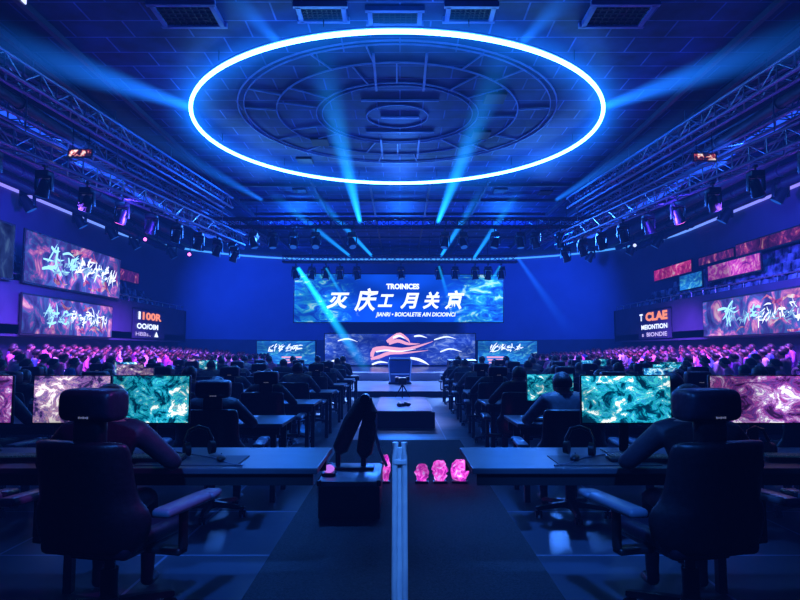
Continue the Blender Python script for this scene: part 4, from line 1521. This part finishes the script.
mb = MB(); mb.tube([(-.22, 0, .14), (-.20, 0, .18), (-.10, .01, .42), (.0, .02, .60), (.02, .02, .645)], [.035, .075, .082, .070, .045], n=10)
mb.build('padded_arm', M['pad'], r_, smooth=60)
mb = MB(); mb.tube([(.02, -.02, .10), (.025, -.01, .15), (.06, .0, .35), (.075, .01, .52), (.05, .02, .64)], [.03, .075, .082, .075, .045], n=10)
mb.build('padded_arm', M['pad'], r_, smooth=60)
mb = MB(); mb.cyl((.03, -.07, .645), (.03, .10, .645), .045, n=14); mb.build('hinge', M['metal'], r_, smooth=40)
mb = MB(); mb.tube([(.07, .0, .62), (.13, 0, .50), (.13, 0, .32), (.17, 0, .16), (.235, -.01, .02)], .016, n=8); mb.build('brace', M['steel'], r_, smooth=60)
mb = MB(); mb.cyl((-.22, 0, .012), (-.22, 0, .15), .025, n=10); mb.cyl((.02, -.02, .012), (.02, -.02, .12), .025, n=10); mb.box((-.10, 0, .012), (.44, .20, .024), bev=.008); mb.build('base_plate', M['metal'], r_, smooth=40)
r_ = empty('clamp_lamp', (-.625, 5.62, .3485), 0, 'small violet lit clamp lamp on the near left corner of the case', 'lamp')
mb = MB(); mb.box((0, 0, .015), (.12, .14, .03), bev=.008); mb.build('base', M['metal'], r_)
mb = MB(); mb.ball((0, -.02, .06), (.05, .06, .035)); mb.build('lamp_dome', emis('violet_lamp', (.6, .2, 1), .9), r_, smooth=True)
# barrier seen end on
r_ = empty('crowd_barrier', (.0, 2.5, .0125), 0, 'pale blue metal barrier with twin uprights seen end on in the aisle', 'barrier')
for dx in (-.0185, .0165):
    mb = MB(); mb.tube([(dx * 1.25, 0, .02), (dx * 1.15, 0, .5), (dx, 0, 1.02), (dx, 0, 1.075)], .0125, n=10); mb.build('upright', M['barrier'], r_, smooth=60)
mb = MB(); mb.box((0, .004, .54), (.026, .010, 1.03)); mb.build('web_plate', M['barrier'], r_)
mb = MB(); mb.box((0, 0, 1.0), (.052, .03, .02), bev=.004); mb.build('clamp_band', M['barrier'], r_)
mb = MB(); mb.box((0, 0, .015), (.30, .40, .014), bev=.004); mb.build('foot_plate', M['metal'], r_)
# pink glowing floor lamps across the aisle
for i, (px, w, h, lab) in enumerate(((386, .09, .30, 'tall slim pink glowing floor lamp between the case and the barrier'), (422, .16, .20, 'pink glowing floor lamp just right of the barrier'),
                                     (440, .17, .24, 'middle pink glowing floor lamp right of the barrier'), (460, .19, .25, 'pale violet glowing floor lamp nearest the right desk'))):
    p = at_z(px, 484, 0)
    r_ = empty('floor_lamp', (p.x, p.y, .012), random.uniform(-.3, .3), lab, 'lamp')
    mb = MB(); mb.box((0, 0, .012), (w * .9, .10, .024), bev=.006); mb.build('base', M['metal'], r_)
    mb = MB()
    n = 16
    rings = []
    for t in range(9):
        t /= 8
        rr = .35 + .65 * math.sin(PI * (.12 + .80 * t))
        rings.append([(w / 2 * rr * math.cos(2 * PI * q / n) * random.uniform(.72, 1.18), .05 * rr * math.sin(2 * PI * q / n) * random.uniform(.8, 1.2), .024 + (h - .024) * min(1, max(0, t + random.uniform(-.05, .05)))) for q in range(n)])
    mb.loft(rings); mb.build('glowing_shade', M['pinkglow'], r_, smooth=60)


# ------------------------------------------------------------------ lights
def area(name, loc, rot, sx, sy, col, e, spread=None):
    d = bpy.data.lights.new(name, 'AREA'); d.shape = 'RECTANGLE'; d.size = sx; d.size_y = sy
    d.color = col; d.energy = e
    if spread: d.spread = spread
    o = bpy.data.objects.new(name, d); C.objects.link(o); o.location = loc; o.rotation_euler = rot
    return o


def spot(name, loc, target, col, e, ang=50, blend=.6, r=.15):
    d = bpy.data.lights.new(name, 'SPOT'); d.color = col; d.energy = e; d.spot_size = math.radians(ang); d.spot_blend = blend; d.shadow_soft_size = r
    o = bpy.data.objects.new(name, d); C.objects.link(o); o.location = loc
    o.rotation_euler = (Vector(target) - Vector(loc)).to_track_quat('-Z', 'Y').to_euler()
    return o


DB = (.02, .14, 1.0)
# truss wash lights over the hall
for x in (-6, 0, 6):
    spot('truss_wash', (x, 26, 6.2), (x * .7, 8, 0), (.05, .24, 1), 1700, 80, .8, .3)
for x in (-4, 4):
    spot('stage_wash', (x, 32, 6.0), (x * .5, 24, 0), (.20, .42, 1), 14000, 40, .8, .3)
    spot('wall_wash', (x * 2, 33, 6.6), (x * 2.0, 41, 3.5), DB, 3800, 120, .9, .4)
# added fill spots, not lamps of the hall: foreground, rear ceiling, riser, chairs
for x in (-5.5, 5.5):
    spot('hall_fill', (x, 10, 6.6), (x * .3, 4.5, 0), (.05, .20, 1), 260, 80, .8, .3)  # added fill lifting the dark foreground
    spot('floor_fill', (x * .06, -2.0, 6.8), (x * .185, 4.1, 0), (.03, .22, 1), 4200, 10, .9, .2)  # added behind the camera to streak the floor beside the carpet with blue
    spot('floor_fill', (x * .26, 8.0, 7.0), (x * .27, 5.3, 0), (.03, .22, 1), 2600, 24, .9, .2)  # added pool of blue on the floor behind the front desks
spot('hall_fill', (.4, -2.4, 7.2), (.02, 3.3, .2), (.06, .27, 1), 2700, 10, .9, .2)  # added behind the camera to brighten the barrier's near side
for x in (-5, 0, 5):
    spot('ceiling_fill', (x, 30.5, 5.6), (x * 1.1, 27.5, 7.5), (.01, .17, 1), 1300, 140, .9, .3)  # added uplight brightening the rear ceiling so the trusses stand out dark
spot('riser_fill', (0, 20, 6.8), (0, 13.4, .3), (.32, .42, 1), 5500, 15, .7, .2)  # added only to brighten the riser top
spot('violet_rim_fill', (.5, 3.0, 3.0), (-1.42, 3.15, 1.0), (.55, .10, 1), 130, 34, .8, .1)  # added spot in mid-air, gives the left headrest its violet side
spot('blue_rim_fill', (-.5, 3.0, 3.0), (1.42, 3.15, 1.0), (.05, .25, 1), 170, 34, .8, .1)  # added spot in mid-air, gives the right headrest its blue side
# side stand violet lights
for s in (-1, 1):
    for y in (16, 24):
        spot('stand_wash', (s * 8.6, y, 5.3), (s * 9.6, y + 2, 1), (.45, .12, 1), 8000, 95, .8, .3)
    spot('tier_fill', (s * 8.5, 16, 6.6), (s * 13.2, 24, 4), (.05, .22, 1), 1500, 100, .9, .3)  # added blue fill to brighten the balcony seats
    spot('stand_pink', (s * 8.0, 20, 5.3), (s * 9.5, 21, 1), (1, .07, .6), 4200, 80, .8, .3)
    spot('wall_violet', (s * 7.0, 18, 5.0), (s * 14.4, 20, 4.0), (.16, .05, 1), 3200, 110, .9, .3)

# ------------------------------------------------------------------ haze and view
w = bpy.data.worlds.new('hall_haze'); sc.world = w
w.use_nodes = True
nt = w.node_tree
for n in list(nt.nodes): nt.nodes.remove(n)
out = nt.nodes.new('ShaderNodeOutputWorld')
bg = nt.nodes.new('ShaderNodeBackground'); bg.inputs['Color'].default_value = (.01, .03, .2, 1); bg.inputs['Strength'].default_value = .2
nt.links.new(bg.outputs[0], out.inputs['Surface'])
em = nt.nodes.new('ShaderNodeEmission'); em.inputs['Color'].default_value = (.02, .12, 1, 1); em.inputs['Strength'].default_value = .0030
ab = nt.nodes.new('ShaderNodeVolumeAbsorption'); ab.inputs['Density'].default_value = .008; ab.inputs['Color'].default_value = (.2, .4, 1, 1)
ad = nt.nodes.new('ShaderNodeAddShader')
nt.links.new(em.outputs[0], ad.inputs[0]); nt.links.new(ab.outputs[0], ad.inputs[1])
nt.links.new(ad.outputs[0], out.inputs['Volume'])
w.cycles.homogeneous_volume = True

sc.view_settings.view_transform = 'Standard'
sc.view_settings.look = 'None'
sc.view_settings.exposure = 0
sc.cycles.use_denoising = True
sc.cycles.max_bounces = 5
sc.cycles.diffuse_bounces = 2
sc.cycles.glossy_bounces = 3
sc.cycles.volume_bounces = 0
sc.cycles.transparent_max_bounces = 24
sc.cycles.sample_clamp_indirect = 4
